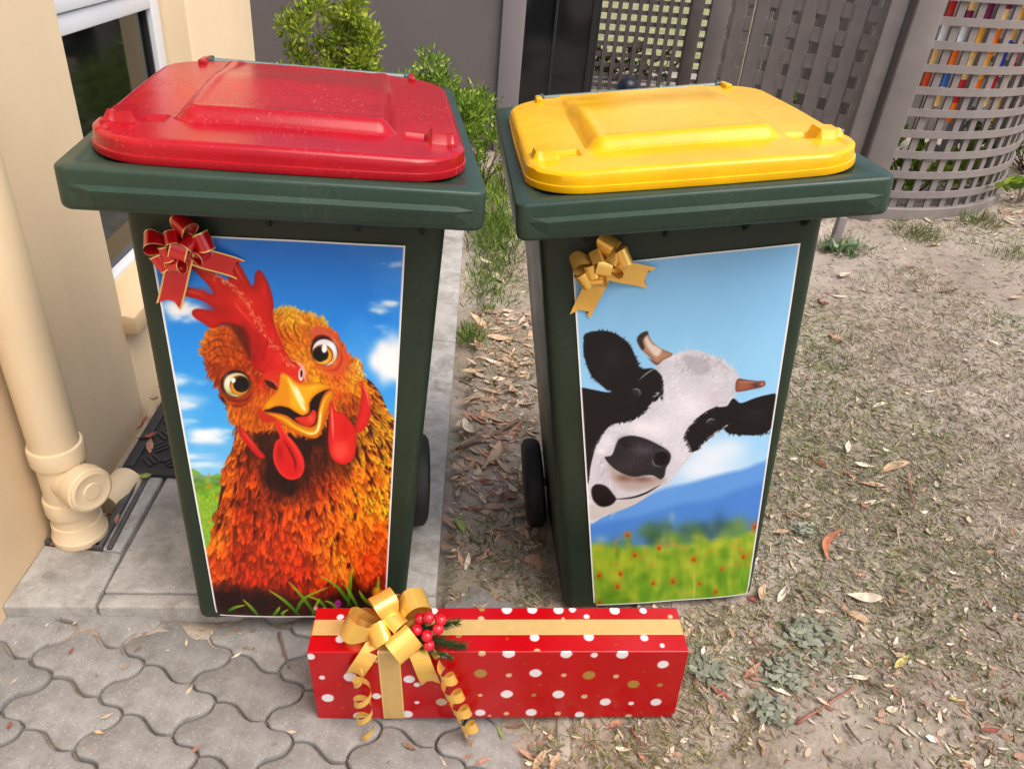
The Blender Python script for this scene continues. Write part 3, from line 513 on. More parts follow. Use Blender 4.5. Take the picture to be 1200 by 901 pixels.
def mk_soil(name):
    m, n, b = newmat(name); b.inputs['Roughness'].default_value = .95; b.inputs['Specular IOR Level'].default_value = .15
    a = noise(n, 2.2, 6, .62, 'Object'); d = noise(n, 24, 8, .7); e = noise(n, 7, 7, .7, dist=.8); h = noise(n, 90, 6, .75)
    base = ramp(n, a, [(.3, (.22, .18, .14)), (.5, (.325, .275, .23)), (.68, (.43, .375, .325))])
    base = mixc(n, ramp(n, e, [(.48, 0.), (.66, .55)]), base, (.21, .21, .135))
    base = mixc(n, ramp(n, d, [(.34, .7), (.48, 0.)]), base, (.13, .10, .08))
    base = mixc(n, ramp(n, h, [(.56, 0.), (.7, .7)]), base, (.46, .41, .36)); base = mixc(n, ramp(n, h, [(.28, .6), (.42, 0.)]), base, (.07, .052, .04))
    n.links.new(base, b.inputs['Base Color']); mx = mixc(n, .5, d, h); bump(n, b, mx, .9, .008); return m
M['soil'] = mk_soil('bare_earth')
M['lattice'] = simple('taupe_lattice_paint', (.22, .193, .184), .6, 0, .14, 9, .15, .3, 0., 90)
M['lattice2'] = simple('weathered_lattice_paint', (.12, .105, .10), .7, 0, .2, 9, .1, .3)
M['rubber'] = simple('black_rubber_mat', (.022, .023, .026), .6, 0, .25, 40, .4)
M['metal'] = simple('drain_frame_metal', (.11, .11, .115), .5, .5, .3, 30, .2)
M['leaf'] = attr_mat('leaf_green', .5, .4, .3); M['litter'] = attr_mat('dead_leaf', .7, .3, .12); M['stem'] = simple('woody_stem', (.12, .075, .045), .8, 0, .3, 40)
M['red_ribbon'] = simple('red_satin_ribbon', (.56, .004, .010), .2, .15, .06, 8, 0, .6, .5); M['gold_ribbon'] = simple('gold_satin_ribbon', (.88, .54, .12), .22, .5, .08, 12, 0, .5, .2); M['gold_edge'] = simple('gold_ribbon_edge', (.86, .60, .2), .3, .4, .05, 30)
M['gold_band'] = simple('pale_gold_band', (.62, .42, .16), .36, .25, .06, 60, .03)
M['berry'] = simple('berry_red', (.55, .004, .02), .12, 0, .15, 40, 0, .6, .5); M['needle'] = attr_mat('pine_needles', .5, .4)
M['twig'] = simple('dry_twig', (.16, .11, .08), .8, 0, .35, 50, .3); M['redtwig'] = simple('red_brown_twig', (.26, .10, .075), .7, 0, .3, 50, .2); M['pale'] = simple('pale_dry_stalk', (.42, .35, .26), .8, 0, .25, 60)
# ================================================================ ground shape
def sm(a, b, x): t = np.clip((x-a)/(b-a), 0, 1); return t*t*(3-2*t)
def zl(x): return -.0383*(np.maximum(np.asarray(x, float), -3)+.345)
def zr(x):
    x = np.asarray(x, float); u = np.clip(x-.9, 0, 1.); return np.where(x < .9, .13*(x-.43), .0611+.13*u-.055*u*u+.02*np.clip(x-1.9, 0, 5))
def gnd(x, y):
    x = np.asarray(x, float); k = sm(-.02, .16, x); z = (zl(x)-.04)*(1-k)+zr(x)*k
    return z*(1-sm(5., 9., np.asarray(y, float)))
def G(x, y): return float(gnd(x, y))
nz_ = np.random.RandomState(3)
def bumps(x, y): return .004*np.sin(x*31+np.sin(y*17)*2)+.003*np.sin(y*43+np.sin(x*23)*1.7)+.0022*np.sin(x*97+y*61)+.002*np.sin(x*71-y*113)
def axis(parts):
    o = []
    for a, b, n in parts: o += list(np.linspace(a, b, n, endpoint=False))
    return np.array(o+[parts[-1][1]])
gx = axis([(-90, -6, 14), (-6, -1.2, 12), (-1.2, -.2, 36), (-.2, 2.2, 130), (2.2, 5, 46), (5, 100, 18)]); gy = axis([(-25, .4, 14), (.4, 2.4, 110), (2.4, 5.5, 80), (5.5, 12, 26), (12, 160, 16)])
XX, YY = np.meshgrid(gx, gy); near = sm(-.12, .06, XX)*(1-sm(4.5, 6, np.abs(XX)))*(1-sm(5, 7, YY)); ZZ = gnd(XX, YY)+bumps(XX, YY)*near
sl = (XX < -.06); ZZ = np.where(sl & (YY > 1.12+.13*(XX+.6)) & (XX > -1.3), ZZ-.03, ZZ)          # under the slab
hump = np.exp(-((XX+.78)/.28)**2-((YY-1.04-.13*(XX+.9))/.034)**2); ZZ -= .011*(1-sm(-.05, .1, XX))*(1-sm(1.1, 1.25, YY)); ZZ += .019*hump                # washed-in soil along the slab
idx = np.arange(XX.size).reshape(XX.shape); F = np.stack([idx[:-1, :-1], idx[:-1, 1:], idx[1:, 1:], idx[1:, :-1]], -1).reshape(-1, 4)
ground = fast_mesh('ground', np.stack([XX, YY, ZZ], -1).reshape(-1, 3), F, M['soil'], 4); ground.data.polygons.foreach_set('use_smooth', np.ones(len(F), bool)); tag(ground, 'bare sloping earth with sparse dry grass', kind='structure')
# ================================================================ concrete slab beside the house (parts: bays)
def prism(name, poly, zt, th, m, parent=None, b=.006):
    n = len(poly); v = [(x, y, zt(x, y)) for x, y in poly]+[(x, y, zt(x, y)-th) for x, y in poly]
    f = [tuple(range(n)), tuple(range(2*n-1, n-1, -1))]+[(i, i+n, (i+1) % n+n, (i+1) % n) for i in range(n)]
    return bev(mesh(name, v, f, m, parent), b, 3)
slab = bpy.data.objects.new('slab', None); COL.objects.link(slab); tag(slab, 'raised grey concrete slab along the beige house wall', kind='structure')
zs = lambda x, y: float(zl(x))
def xr(y): return -.085-.042*(y-1.2)
def xw(y): return -.985-.045*(y-1.06)
def yf(x): return 1.063+.132*(x+.98)
x1 = -.80
for poly in ([(xw(1.06), yf(-.98)), (x1-.004, yf(x1)), (x1-.015, 1.245), (xw(1.245), 1.245)],
             [(x1+.002, yf(x1)), (xr(1.17), yf(xr(1.17))), (xr(1.19), 1.185+.03), (x1, 1.125)],
             [(x1-.003, 1.129), (xr(1.22), 1.22), (xr(2.4), 2.4), (x1-.06, 2.4)],
             [(x1-.019, 1.249), (x1-.064, 2.4), (xw(2.4)+.09, 2.4), (xw(1.53)+.09, 1.53), (xw(1.28)+.13, 1.249)],
             [(xw(2.404), 2.404), (xr(2.404), 2.404), (xr(4.9), 4.9), (xw(4.9), 4.9)]):
    prism('slab_bay', poly, zs, .12, M['slab'], slab)
# edging strip beside the pavers
edging = prism('edging_strip', [(.165, .1), (.195, .1), (.212, 1.02), (.185, 1.02)], lambda x, y: G(x, y)+.004, .08, M['kerb']); tag(edging, 'pale concrete edging strip in the lawn in front of the gift box', kind='structure')
# ================================================================ interlocking pavers
pav = bpy.data.objects.new('paving', None); COL.objects.link(pav); tag(pav, 'interlocking grey concrete pavers in front of the bins', kind='structure')
t1 = np.array([.163, .047]); t2 = np.array([.169, -.066]); dd = t1-t2; V3 = np.array([-.056, .071]); V2 = dd-V3; V1 = t1-V2
def wavy(a, b, amp, n=9):
    t = np.linspace(0, 1, n, endpoint=False)[:, None]; nr = np.array([-(b-a)[1], (b-a)[0]]); nr /= np.hypot(*nr); return a+(b-a)*t+nr*amp*np.sin(2*math.pi*t)
half = np.vstack([wavy(V1, V2, -.006), wavy(V2, V3, .010), wavy(V3, -V1, .009)]); out = np.vstack([half, -half])
def inset(P, d):
    a = np.roll(P, 1, 0); b = np.roll(P, -1, 0); t = b-a; t /= np.linalg.norm(t, axis=1)[:, None]+1e-9; return P+np.c_[-t[:, 1], t[:, 0]]*d
n_ = len(out); rings = [(inset(out, .0028), -.05), (inset(out, .0028), -.004), (inset(out, .0042), -.0012), (inset(out, .0066), 0.)]
pvs = []
for k in range(3):
    rr = np.random.RandomState(k); v = []; f = []
    for q, z in rings: v += [(x, y, z+rr.randn()*.0003) for x, y in q]
    for i in range(3):
        for j in range(n_): f.append((i*n_+j, i*n_+(j+1) % n_, (i+1)*n_+(j+1) % n_, (i+1)*n_+j))
    f.append(tuple(range(3*n_, 4*n_))); pm = bpy.data.meshes.new('paver'); pm.from_pydata(v, [], f); pm.update(); pm.materials.append(M['paver']); pm.polygons.foreach_set('use_smooth', np.ones(len(f), bool)); pvs.append(pm)
A0 = np.array([-.766, .865])
for i in range(-6, 9):
    for j in range(-8, 9):
        c = A0+t1*i+t2*j
        if not (-1.06 < c[0] < .09 and .42 < c[1] < yf(c[0])+.02): continue
        if c[0] < xw(c[1])-.03: continue
        o = bpy.data.objects.new('paver', pvs[(i*3+j) % 3]); COL.objects.link(o); o.parent = pav; o.location = (c[0], c[1], float(zl(c[0]))-.033+RNG.randn()*.0015); o.rotation_euler = (RNG.randn()*.008, .0383+RNG.randn()*.008, RNG.randn()*.012)
# ================================================================ house wall with window
wa = math.atan(.045); wM = Matrix.Translation((-.985, 1.06, 0)) @ Matrix.Rotation(wa, 4, 'Z')   # local: x out of the wall, y along it
house = empty('house_wall', 'beige rendered house wall with a dark window on the left', 'wall', mat=wM)
m = MB(); WT = -.22; A1, A2 = .775, 1.605; ZB, ZT = .315, 1.9
m.box((WT, -3., -.3), (0, A1, 2.6)); m.box((WT, A2, -.3), (0, 2.36, 2.6)); m.box((WT, A1, -.3), (0, A2, ZB)); m.box((WT, A1, ZT), (0, A2, 2.6))
m.box((-3., 2.2, -.3), (WT, 2.36, 2.6))
bev(m.build('wall', M['wall'], house), .008, 3)
wn = bpy.data.objects.new('window', None); COL.objects.link(wn); wn.parent = house
fx0, fx1 = -.135, -.085
bev(MB().box((fx0, A1, ZB), (fx1, A2, .345)).build('bottom_rail', M['white'], wn), .003)
bev(MB().box((fx0, A2-.075, .3455), (fx1, A2-.005, 1.9)).build('jamb', M['white'], wn), .003)
bev(MB().box((fx0, A1+.005, .3455), (fx1, A1+.06, 1.9)).build('jamb', M['white'], wn), .003)
bev(MB().box((fx0, A1+.062, .985), (fx1, A2-.077, 1.033)).build('transom', M['white'], wn), .003)
bev(MB().box((fx0+.01, A1+.062, 1.037), (fx1+.008, A2-.077, 1.085)).build('upper_sash', M['white'], wn), .003)
MB().box((-.118, A1+.062, .346), (-.112, A2-.077, .984)).build('pane', M['glass'], wn)
MB().box((-.118, A1+.062, 1.086), (-.112, A2-.077, 1.88)).build('pane', M['glass'], wn)
MB().box((-.12, A2-.088, .346), (-.1, A2-.0775, .984)).build('gasket', M['alu'], wn)
bev(MB().add([(-.085, A1-.01, ZB+.02), (.035, A1-.01, ZB-.005), (.035, A1-.01, ZB-.06), (-.085, A1-.01, ZB-.06), (-.085, A2+.01, ZB+.02), (.035, A2+.01, ZB-.005), (.035, A2+.01, ZB-.06), (-.085, A2+.01, ZB-.06)], [(0, 1, 2, 3), (7, 6, 5, 4), (0, 4, 5, 1), (1, 5, 6, 2), (2, 6, 7, 3), (3, 7, 4, 0)]).build('sill', M['sill'], house), .004)
# ---- downpipe
px_, py_ = -.928, 1.288
dp = empty('downpipe', 'cream round downpipe with capped inspection tee against the beige wall', 'pipe', loc=(px_, py_, float(zl(px_))))
shade_auto(MB().lathe([(.05, -.05), (.05, 2.2)], (0, 0, 0), (0, 0, 1), 40).build('pipe', M['pipe'], dp))
shade_auto(MB().lathe([(.0505, .225), (.056, .226), (.057, .232), (.057, .262), (.055, .268), (.0505, .269)], (0, 0, 0), (0, 0, 1), 40).build('collar', M['pipe'], dp))
shade_auto(MB().lathe([(.0505, .085), (.056, .086), (.057, .09), (.057, .12), (.055, .127), (.0505, .128)], (0, 0, 0), (0, 0, 1), 40).build('collar', M['pipe'], dp))
shade_auto(MB().lathe([(.0505, .0), (.058, .001), (.06, .006), (.06, .018), (.057, .022), (.054, .055), (.0505, .056)], (0, 0, 0), (0, 0, 1), 40).build('collar', M['pipe'], dp))
td = Vector((.86, -.5, .06)).normalized()
tee = shade_auto(MB().lathe([(.045, .01), (.045, .062), (.049, .063), (.0505, .068), (.0505, .098), (.048, .1)], (0, 0, .178), td, 36).build('tee', M['pipe'], dp))
shade_auto(MB().lathe([(.046, .1005), (.046, .104), (.04, .106), (.036, .104), (.02, .104), (.018, .107), (.0, .107)], (0, 0, .178), td, 36).build('screw_cap', M['pipe'], tee))
shade_auto(MB().tube([(.0, .12, -.012), (.01, .15, -.006), (.012, .21, -.012)], .042, 24).build('ground_bend', M['pipe'], dp))
# ---- drain frame round the pipe foot
dr = empty('drain_frame', 'dark metal angle frame around the foot of the downpipe', 'drain', loc=(-.93, 1.3, float(zl(-.93))))
bev(MB().box((-.065, -.052, -.03), (.062, -.038, .008)).build('frame_bar', M['metal'], dr), .002)
bev(MB().box((-.008, 0, -.03), (.012, .29, .008)).build('frame_bar', M['metal'], dr, loc=(.058, -.052, 0), rot=(0, 0, .08)), .002)
bev(MB().box((.0, 0, -.03), (.012, .28, .004)).build('frame_bar', M['metal'], dr, loc=(.078, -.05, 0), rot=(0, 0, .08)), .002)
# ---- door mat
mt = empty('rubber_mat', 'black moulded rubber mat lying on the slab behind the red lid bin', 'mat', loc=(-.94, 1.505, float(zl(-.66))+.002)); mt.rotation_euler = (0, .0383, .07)
q = MB().box((0, 0, 0), (.56, .36, .012)); bev(q.build('base', M['rubber'], mt), .004)
q = MB()
for a, b in (((.0, .0), (.56, .03)), ((0, .33), (.56, .36)), ((0, .03), (.03, .33)), ((.53, .03), (.56, .33))): q.box((a[0]+.001, a[1]+.001, .0125), (b[0]-.001, b[1]-.001, .0185))
bev(q.build('border', M['rubber'], mt), .002)
for i in range(9):
    for j in range(5):
        s = 1 if (i+j) % 2 else -1; c = Matrix.Translation((.065+i*.054, .062+j*.058, .0125)) @ Matrix.Rotation(s*.78, 4, 'Z'); q = MB()
        for k in (-1, 0, 1): q.box((-.021, k*.014-.004, 0), (.021, k*.014+.004, .005), M=c)
        q.build('tread', M['rubber'], mt)
# ================================================================ rear grey wall, glass door
gw = empty('grey_wall', 'taupe rendered garden wall behind the shrubs', 'wall', loc=(0, 5.2, 0))
MB().box((-4., 0, -.2), (-.1, .25, 2.4)).build('wall', M['grey'], gw); bev(MB().box((-.1, -.035, -.2), (.042, .25, 2.4)).build('pier', M['pier'], gw), .006)
gd = empty('glass_door', 'black tinted glass door between the taupe pier and the lattice', 'door', loc=(.02, 6., -.05))
bev(MB().box((.0, 0, 0), (.035, .05, 2.1)).build('stile', M['alu'], gd), .003); bev(MB().box((.50, 0, 0), (.535, .05, 2.1)).build('stile', M['alu'], gd), .003); bev(MB().box((.036, 0, 0), (.499, .05, .06)).build('bottom_rail', M['alu'], gd), .003)
MB().box((.036, .02, .061), (.499, .03, 2.1)).build('pane', M['glass2'], gd); MB().box((.24, -.004, .061), (.26, .018, 2.1)).build('meeting_stile', M['alu'], gd)
bk = MB().box((.0, .4, 0), (.6, .45, 2.1)).build('backing', M['alu'], gd)
# ================================================================ lattices
def dupc(src, loc):
    o = src.copy(); COL.objects.link(o); o.parent = src.parent; o.location = loc; return o
def lattice(name, label, p0, p1, z0, z1, pitch, sw, th, m, frame=.07, off=0.):
    d = Vector((p1[0]-p0[0], p1[1]-p0[1], 0)); Ln = d.length; rz = math.atan2(d.y, d.x)
    e = empty(name, label, 'lattice', mat=Matrix.Translation((p0[0], p0[1], 0)) @ Matrix.Rotation(rz, 4, 'Z'))
    sv = None; x = frame+off+pitch*.5
    while x < Ln-frame-sw*.3:
        if sv is None: sv = MB().box((-sw/2, 0, z0+frame), (sw/2, th*.96, z1)).build('upright_slat', m, e, loc=(x, -th, 0))
        else: dupc(sv, (x, -th, 0))
        x += pitch
    sh = None; z = z0+frame+pitch*.6
    while z < z1:
        if sh is None: sh = MB().box((frame*.7, 0, -sw/2), (Ln-frame*.7, th*.96, sw/2)).build('cross_slat', m, e, loc=(0, 0, z))
        else: dupc(sh, (0, 0, z))
        z += pitch
    for x in (0, Ln-frame): bev(MB().box((x, -th*1.6, z0), (x+frame, th*1.6, z1)).build('stile', m, e), .004)
    bev(MB().box((frame+.001, -th*1.4, z0), (Ln-frame-.001, th*1.4, z0+frame)).build('bottom_rail', m, e), .004)
    return e
lattice('lattice_screen', 'far lattice screen with garden showing through, right of the glass door', (.56, 7.), (1.62, 7.), -.05, 1.3, .083, .034, .012, M['lattice2'], .06)
bev(MB().box((1.33, 6.6, -.1), (1.42, 6.69, 2.)).build('fence_post', M['lattice2']), .005); tag(bpy.data.objects['fence_post'], 'dark upright post in front of the far lattice', 'post')
PA, PB = (1.0, 4.42), (1.735, 3.76)
lattice('angled_lattice', 'angled taupe lattice panel directly behind the yellow lid', PA, PB, .02, 1.6, .118, .062, .009, M['lattice'], .10)
lattice('lattice_backing', 'second taupe lattice layer seen through the angled panel', (1.18, 4.72), (1.9, 4.1), .0, 1.6, .118, .042, .013, M['lattice'], .06, off=.03)
# curved lattice
cx, cy, RR = 1.80, 4.77, 1.06
cl = empty('curved_lattice', 'curved taupe lattice screen at the right edge with coloured stakes behind', 'lattice', loc=(cx, cy, 0))
def arc_strip(r0, r1, z0, z1, a0, a1, n=40):
    v = []; f = []
    for i in range(n+1):
        a = a0+(a1-a0)*i/n; c, s = math.cos(a), math.sin(a); v += [(r0*c, r0*s, z0), (r1*c, r1*s, z0), (r1*c, r1*s, z1), (r0*c, r0*s, z1)]
    for i in range(n):
        for k in range(4): f.append((i*4+k, i*4+(k+1) % 4, i*4+4+(k+1) % 4, i*4+4+k))
    f += [(3, 2, 1, 0), tuple(n*4+k for k in range(4))]; return v, f
a0, a1 = R_(-92), R_(25)
z = .357
for i in range(11):
    v, f = arc_strip(RR-.012, RR, -.0165, .0165, a0, a1); shade_auto(mesh('cross_slat', v, f, M['lattice'], cl, loc=(0, 0, .262+.0955*i)))
v, f = arc_strip(RR-.03, RR+.008, .135, .195, a0, a1); bev(shade_auto(mesh('bottom_rail', v, f, M['lattice'], cl)), .004)
n = int((a1-a0)*RR/.095)
ub = MB().box((-.012, -.017, .19), (0, .017, 1.35))
for i in range(n):
    a = a0+(i+.5)*.095/RR
    if i == 0: us0 = o = ub.build('upright_slat', M['lattice'], cl)
    else: o = us0.copy()
    if i: COL.objects.link(o); o.parent = cl
    o.location = ((RR-.0125)*math.cos(a), (RR-.0125)*math.sin(a), 0); o.rotation_euler = (0, 0, a)
lp = empty('lattice_post', 'wide taupe post joining the angled and curved lattices', 'post', loc=(1.76, 3.71, 0)); lp.rotation_euler = (0, 0, -.2)
bev(MB().box((-.062, -.03, -.05), (.05, .03, 1.6)).build('post', M['lattice'], lp), .006); bev(MB().box((-.16, .015, -.05), (-.085, .05, 1.6)).build('cover_board', M['lattice'], lp), .006)
sleeper = bev(MB().box((-.0, -.03, -.25), (.34, .03, .02)).build('timber_sleeper', simple('ochre_timber', (.30, .19, .08), .8, 0, .3, 25, .3), None, loc=(1.73, 3.83, .13)), .006); tag(sleeper, 'short ochre timber sleeper under the curved lattice', 'timber')
stub = bev(MB().box((-.018, -.018, -.1), (.018, .018, .15)).build('wooden_peg', M['lattice'], None, loc=(1.49, 3.30, G(1.49, 3.3))), .004); tag(stub, 'small grey peg in the grass beside the yellow lid bin', 'peg')
pal = [(230, 80, 20), (60, 110, 190), (240, 200, 130), (200, 30, 30), (240, 170, 60), (120, 20, 70), (240, 240, 240), (30, 30, 34), (40, 70, 160), (250, 120, 20), (200, 170, 150), (240, 220, 180)]
PM = [simple('stake_paint_%d' % i, lin(c), .5, 0, .1, 20) for i, c in enumerate(pal)]
seq = ['6 11 3 6 2 0', '0 2 5 6 9 1 2', '11 1 5 4 2 3 9', '1 8 5 2 9 4 9', '8 11 4 8 3 2', '3 0 6 3 11 4', '4 3 0 6 2 2', '7 7 7 7 7 7', '10 10 10 10 10', '7 10 7 7 10', '11 10 11 10 10', '10 10 11 10 10']
desc = ['white tipped with orange', 'orange over cream and purple', 'cream and blue with purple band', 'blue over purple and orange', 'deep blue and cream', 'red and orange banded', 'yellow orange and red', 'plain black', 'plain pale pinkish', 'black and pinkish banded', 'cream and pinkish banded', 'pale pinkish with one cream band']
for i, sq in enumerate(seq):
    a = a0+(i+1.15)*.095/RR; q = MB(); z = 1.32; ids = [int(k) for k in sq.split()]; hs = np.random.RandomState(i).rand(len(ids))+.6; hs = hs/hs.sum()*(.58+.07*(i % 3) if i < 7 else 1.05); used = sorted(set(ids))
    for k, h in zip(ids, hs): q.box((-.006, -.016, z-h), (.006, .016, z), used.index(k)); z -= h
    o = q.build('painted_stake', [PM[k] for k in used], None, loc=(cx+(RR-.045)*math.cos(a), cy+(RR-.045)*math.sin(a), 0), rot=(.0, 0, a)); tag(o, desc[i]+' painted stake behind the curved lattice', 'stake', 'painted stakes behind the curved lattice')
pf = empty('dark_backing_fence', 'dark paling backing added far behind the lattices to darken their openings', 'fence', loc=(1.32, 5.75, 0)); pb = MB().box((0, 0, -.1), (.092, .016, 1.5)).build('paling', M['lattice2'], pf)  # added dark backing, hides the bright garden behind the lattice openings
for i in range(1, 30): dupc(pb, (i*.098, .004*(i % 2), -.01*(i % 3)))
MB().box((0, .03, .3), (2.95, .07, .38)).build('rail', M['lattice2'], pf)
# cord
q = MB().tube([(1.115, 4.1, 1.6), (1.123, 4.098, .9), (1.128, 4.094, .45), (1.13, 4.09, .0)], .0028, 6); tag(q.build('hanging_cord', M['pale']), 'thin pale cord hanging in front of the angled lattice', 'cord')
GIFT = (.064, .923, .054, -.052, .70, .105, .196, -.018)
# ================================================================ wheelie bins
def rrect(hw, y0, y1, r, n=6):
    P = []
    for cx_, cy_, a in ((hw-r, y0+r, -90), (hw-r, y1-r, 0), (-hw+r, y1-r, 90), (-hw+r, y0+r, 180)):
        for k in range(n+1): t = R_(a+90*k/n); P.append((cx_+r*math.cos(t), cy_+r*math.sin(t)))
    return P
def loft(secs, cap0=True, cap1=True):
    v = []; f = []; n = len(secs[0][1])
    for z, P in secs: v += [(x, y, z) for x, y in P]
    for i in range(len(secs)-1):
        for k in range(n): f.append((i*n+k, i*n+(k+1) % n, (i+1)*n+(k+1) % n, (i+1)*n+k))
    if cap0: f.append(tuple(range(n))[::-1])
    if cap1: f.append(tuple(range((len(secs)-1)*n, len(secs)*n)))
    return v, f
def yfront(z): return .0886+(z-.03)/.855*.0212
def hwid(z): return .2155+(z-.03)/.855*.0272
def body_mesh():
    secs = [(.012, rrect(.19, .115, .44, .03)), (.016, rrect(.206, .097, .47, .03))]
    for z in (.026, .05, .2, .4, .6, .8, .93, .955): secs.append((z, rrect(hwid(z), yfront(z), .50+.15*z, .024)))
    return loft(secs)
def rim_mesh():
    def q(d, dz, r=.02): return (dz, rrect(.287-d, d-.005, .66-d, max(r-d, .008)))
    return loft([q(.06, .952), q(.012, .9415), q(.004, .942), q(.001, .945), q(0, .95), q(0, .9945), q(.0008, .998), q(.003, 1.), q(.03, 1.0005), q(.034, .9985), q(.06, .995)], False, True)
LW, LY0, LY1, LR = .263, .030, .588, .085
def sdbox(x, y, cx_, cy_, hx, hy, r):
    qx = np.abs(x-cx_)-hx+r; qy = np.abs(y-cy_)-hy+r; return np.hypot(np.maximum(qx, 0), np.maximum(qy, 0))+np.minimum(np.maximum(qx, qy), 0)-r
def lid_mesh():
    n = 150; s = np.linspace(-1, 1, n); t = np.linspace(0, 1, n); yv = LY0+(LY1-LY0)*(.5-.5*np.cos(math.pi*(t*.9+.05)))
    yv = (yv-yv[0])/(yv[-1]-yv[0])*(LY1-LY0)+LY0
    def hw(y):
        e = np.maximum(LR-(y-LY0), LR-(LY1-y)); e = np.clip(e, 0, LR); bow = .004*((y-.31)/.28)**2; return LW-bow-(LR-np.sqrt(np.maximum(LR*LR-e*e, 0)))
    Y = np.repeat(yv[:, None], n, 1); X = s[None]*hw(yv)[:, None]; front = -.008*(1-(X/LW)**2)*(1-np.clip((Y-LY0)/.06, 0, 1)); Yd = Y+front
    d = -sdbox(X, Y, 0, (LY0+LY1)/2, LW, (LY1-LY0)/2, LR); d = np.maximum(d, 0)
    Z = 1.030+.005*(1-(X/LW)**2)-.004*sm(.3, .58, Y)
    r = .011; k = np.clip(d/r, 0, 1); Z -= r*(1-np.sqrt(1-(1-k)**2))
    pd = sdbox(X, Y, 0, .40, .160, .275, .03); Z += .017*np.clip(-pd/.022, 0, 1)*(1-.9*sm(.33, .57, Y)); Z += .002*np.exp(-(np.minimum(pd+.024, 0)/.01)**2)*(pd < -.01)
    for sg in (-1, 1):
        xx = X*sg
        tab = np.clip(-sdbox(xx, Y, .228, .135, .021, .024, .005)/.004, 0, 1); Z += tab*(.012+.1*np.clip(.236-xx, -.01, .02))
        rec = np.clip(-sdbox(xx, Y, .188, .138, .018, .019, .004)/.004, 0, 1); Z -= rec*.007
        stp = np.clip(-sdbox(xx, Y, .255, .10, .02, .03, .004)/.004, 0, 1); Z += stp*.0025
    V = np.stack([X, Yd, Z], -1).reshape(-1, 3); idx = np.arange(n*n).reshape(n, n)
    Fq = np.stack([idx[:-1, :-1], idx[:-1, 1:], idx[1:, 1:], idx[1:, :-1]], -1).reshape(-1, 4)
    loop = np.concatenate([idx[0, :], idx[1:, -1], idx[-1, -2::-1], idx[-2:0:-1, 0]]); B = V[loop]; c = B[:, :2]-np.array([0, .31]); c /= np.linalg.norm(c, axis=1)[:, None]
    rows = [B]; fs = [Fq]; base = len(V); prev = loop; allV = [V]
    for dz, o in ((1.018, .001), (1.0125, .0016), (1.0115, .0038), (1.004, .0046), (1.0015, .004), (1.0015, -.012)):
        N = np.c_[B[:, :2]+c*o, np.full(len(B), dz)]; ids = base+np.arange(len(B)); allV.append(N); base += len(B)
        fs.append(np.stack([prev, ids, np.roll(ids, -1), np.roll(prev, -1)], -1)); prev = ids
    return np.vstack(allV), np.vstack(fs)
bodyV, rimV, lidV = body_mesh(), rim_mesh(), lid_mesh()
def text_obj(body, size, m, parent, loc, rot, ext=.0006, name='lettering'):
    c = bpy.data.curves.new(name, 'FONT'); c.body = body; c.size = size; c.extrude = ext; c.align_x = 'CENTER'; c.materials.append(m); t = bpy.data.objects.new(name, c); COL.objects.link(t); bpy.context.view_layer.update(); me = bpy.data.meshes.new_from_object(t.evaluated_get(bpy.context.evaluated_depsgraph_get())); bpy.data.objects.remove(t); o = bpy.data.objects.new(name, me); COL.objects.link(o); o.parent = parent; o.location = loc; o.rotation_euler = rot; return o
def poster(parent, corners, im, label):
    nu, nv = 281, 521; u = np.linspace(0, 1, nu); v = np.linspace(0, 1, nv); U, V = np.meshgrid(u, v); c = np.array(corners)
    P = (c[0]*(1-U)[..., None]+c[1]*U[..., None])*(1-V)[..., None]+(c[3]*(1-U)[..., None]+c[2]*U[..., None])*V[..., None]
    P[..., 1] += .0006*np.sin(V*9+U*4)+.0004*np.sin(U*14); P[..., 1] += .004*sm(.96, 1., V)*np.abs(2*U-1)**6
    idx = np.arange(nu*nv).reshape(nv, nu); F = np.stack([idx[1:, :-1], idx[1:, 1:], idx[:-1, 1:], idx[:-1, :-1]], -1).reshape(-1, 4)
    o = fast_mesh('poster', P.reshape(-1, 3), F, M['print'], 4); o.data.polygons.foreach_set('use_smooth', np.ones(len(F), bool)); o.parent = parent; o['label'] = label
    h, w = im.shape[:2]
    def samp(a): # box-filtered lookup
        yy = np.clip(V*(h-1), 0, h-1.001); xx = np.clip(U*(w-1), 0, w-1.001); yi = yy.astype(int); xi = xx.astype(int); fy = (yy-yi)[..., None]; fx = (xx-xi)[..., None]
        return (a[yi, xi]*(1-fx)+a[yi, xi+1]*fx)*(1-fy)+(a[yi+1, xi]*(1-fx)+a[yi+1, xi+1]*fx)*fy
    k = np.pad(im, ((1, 1), (1, 1), (0, 0)), 'edge'); k = (k[:-2, 1:-1]+k[2:, 1:-1]+k[1:-1, :-2]+k[1:-1, 2:]+2*k[1:-1, 1:-1])/6
    set_cols(o, (srgb2lin(samp(k))*PRINT_GAIN).reshape(-1, 3))
PRINT_GAIN = .95
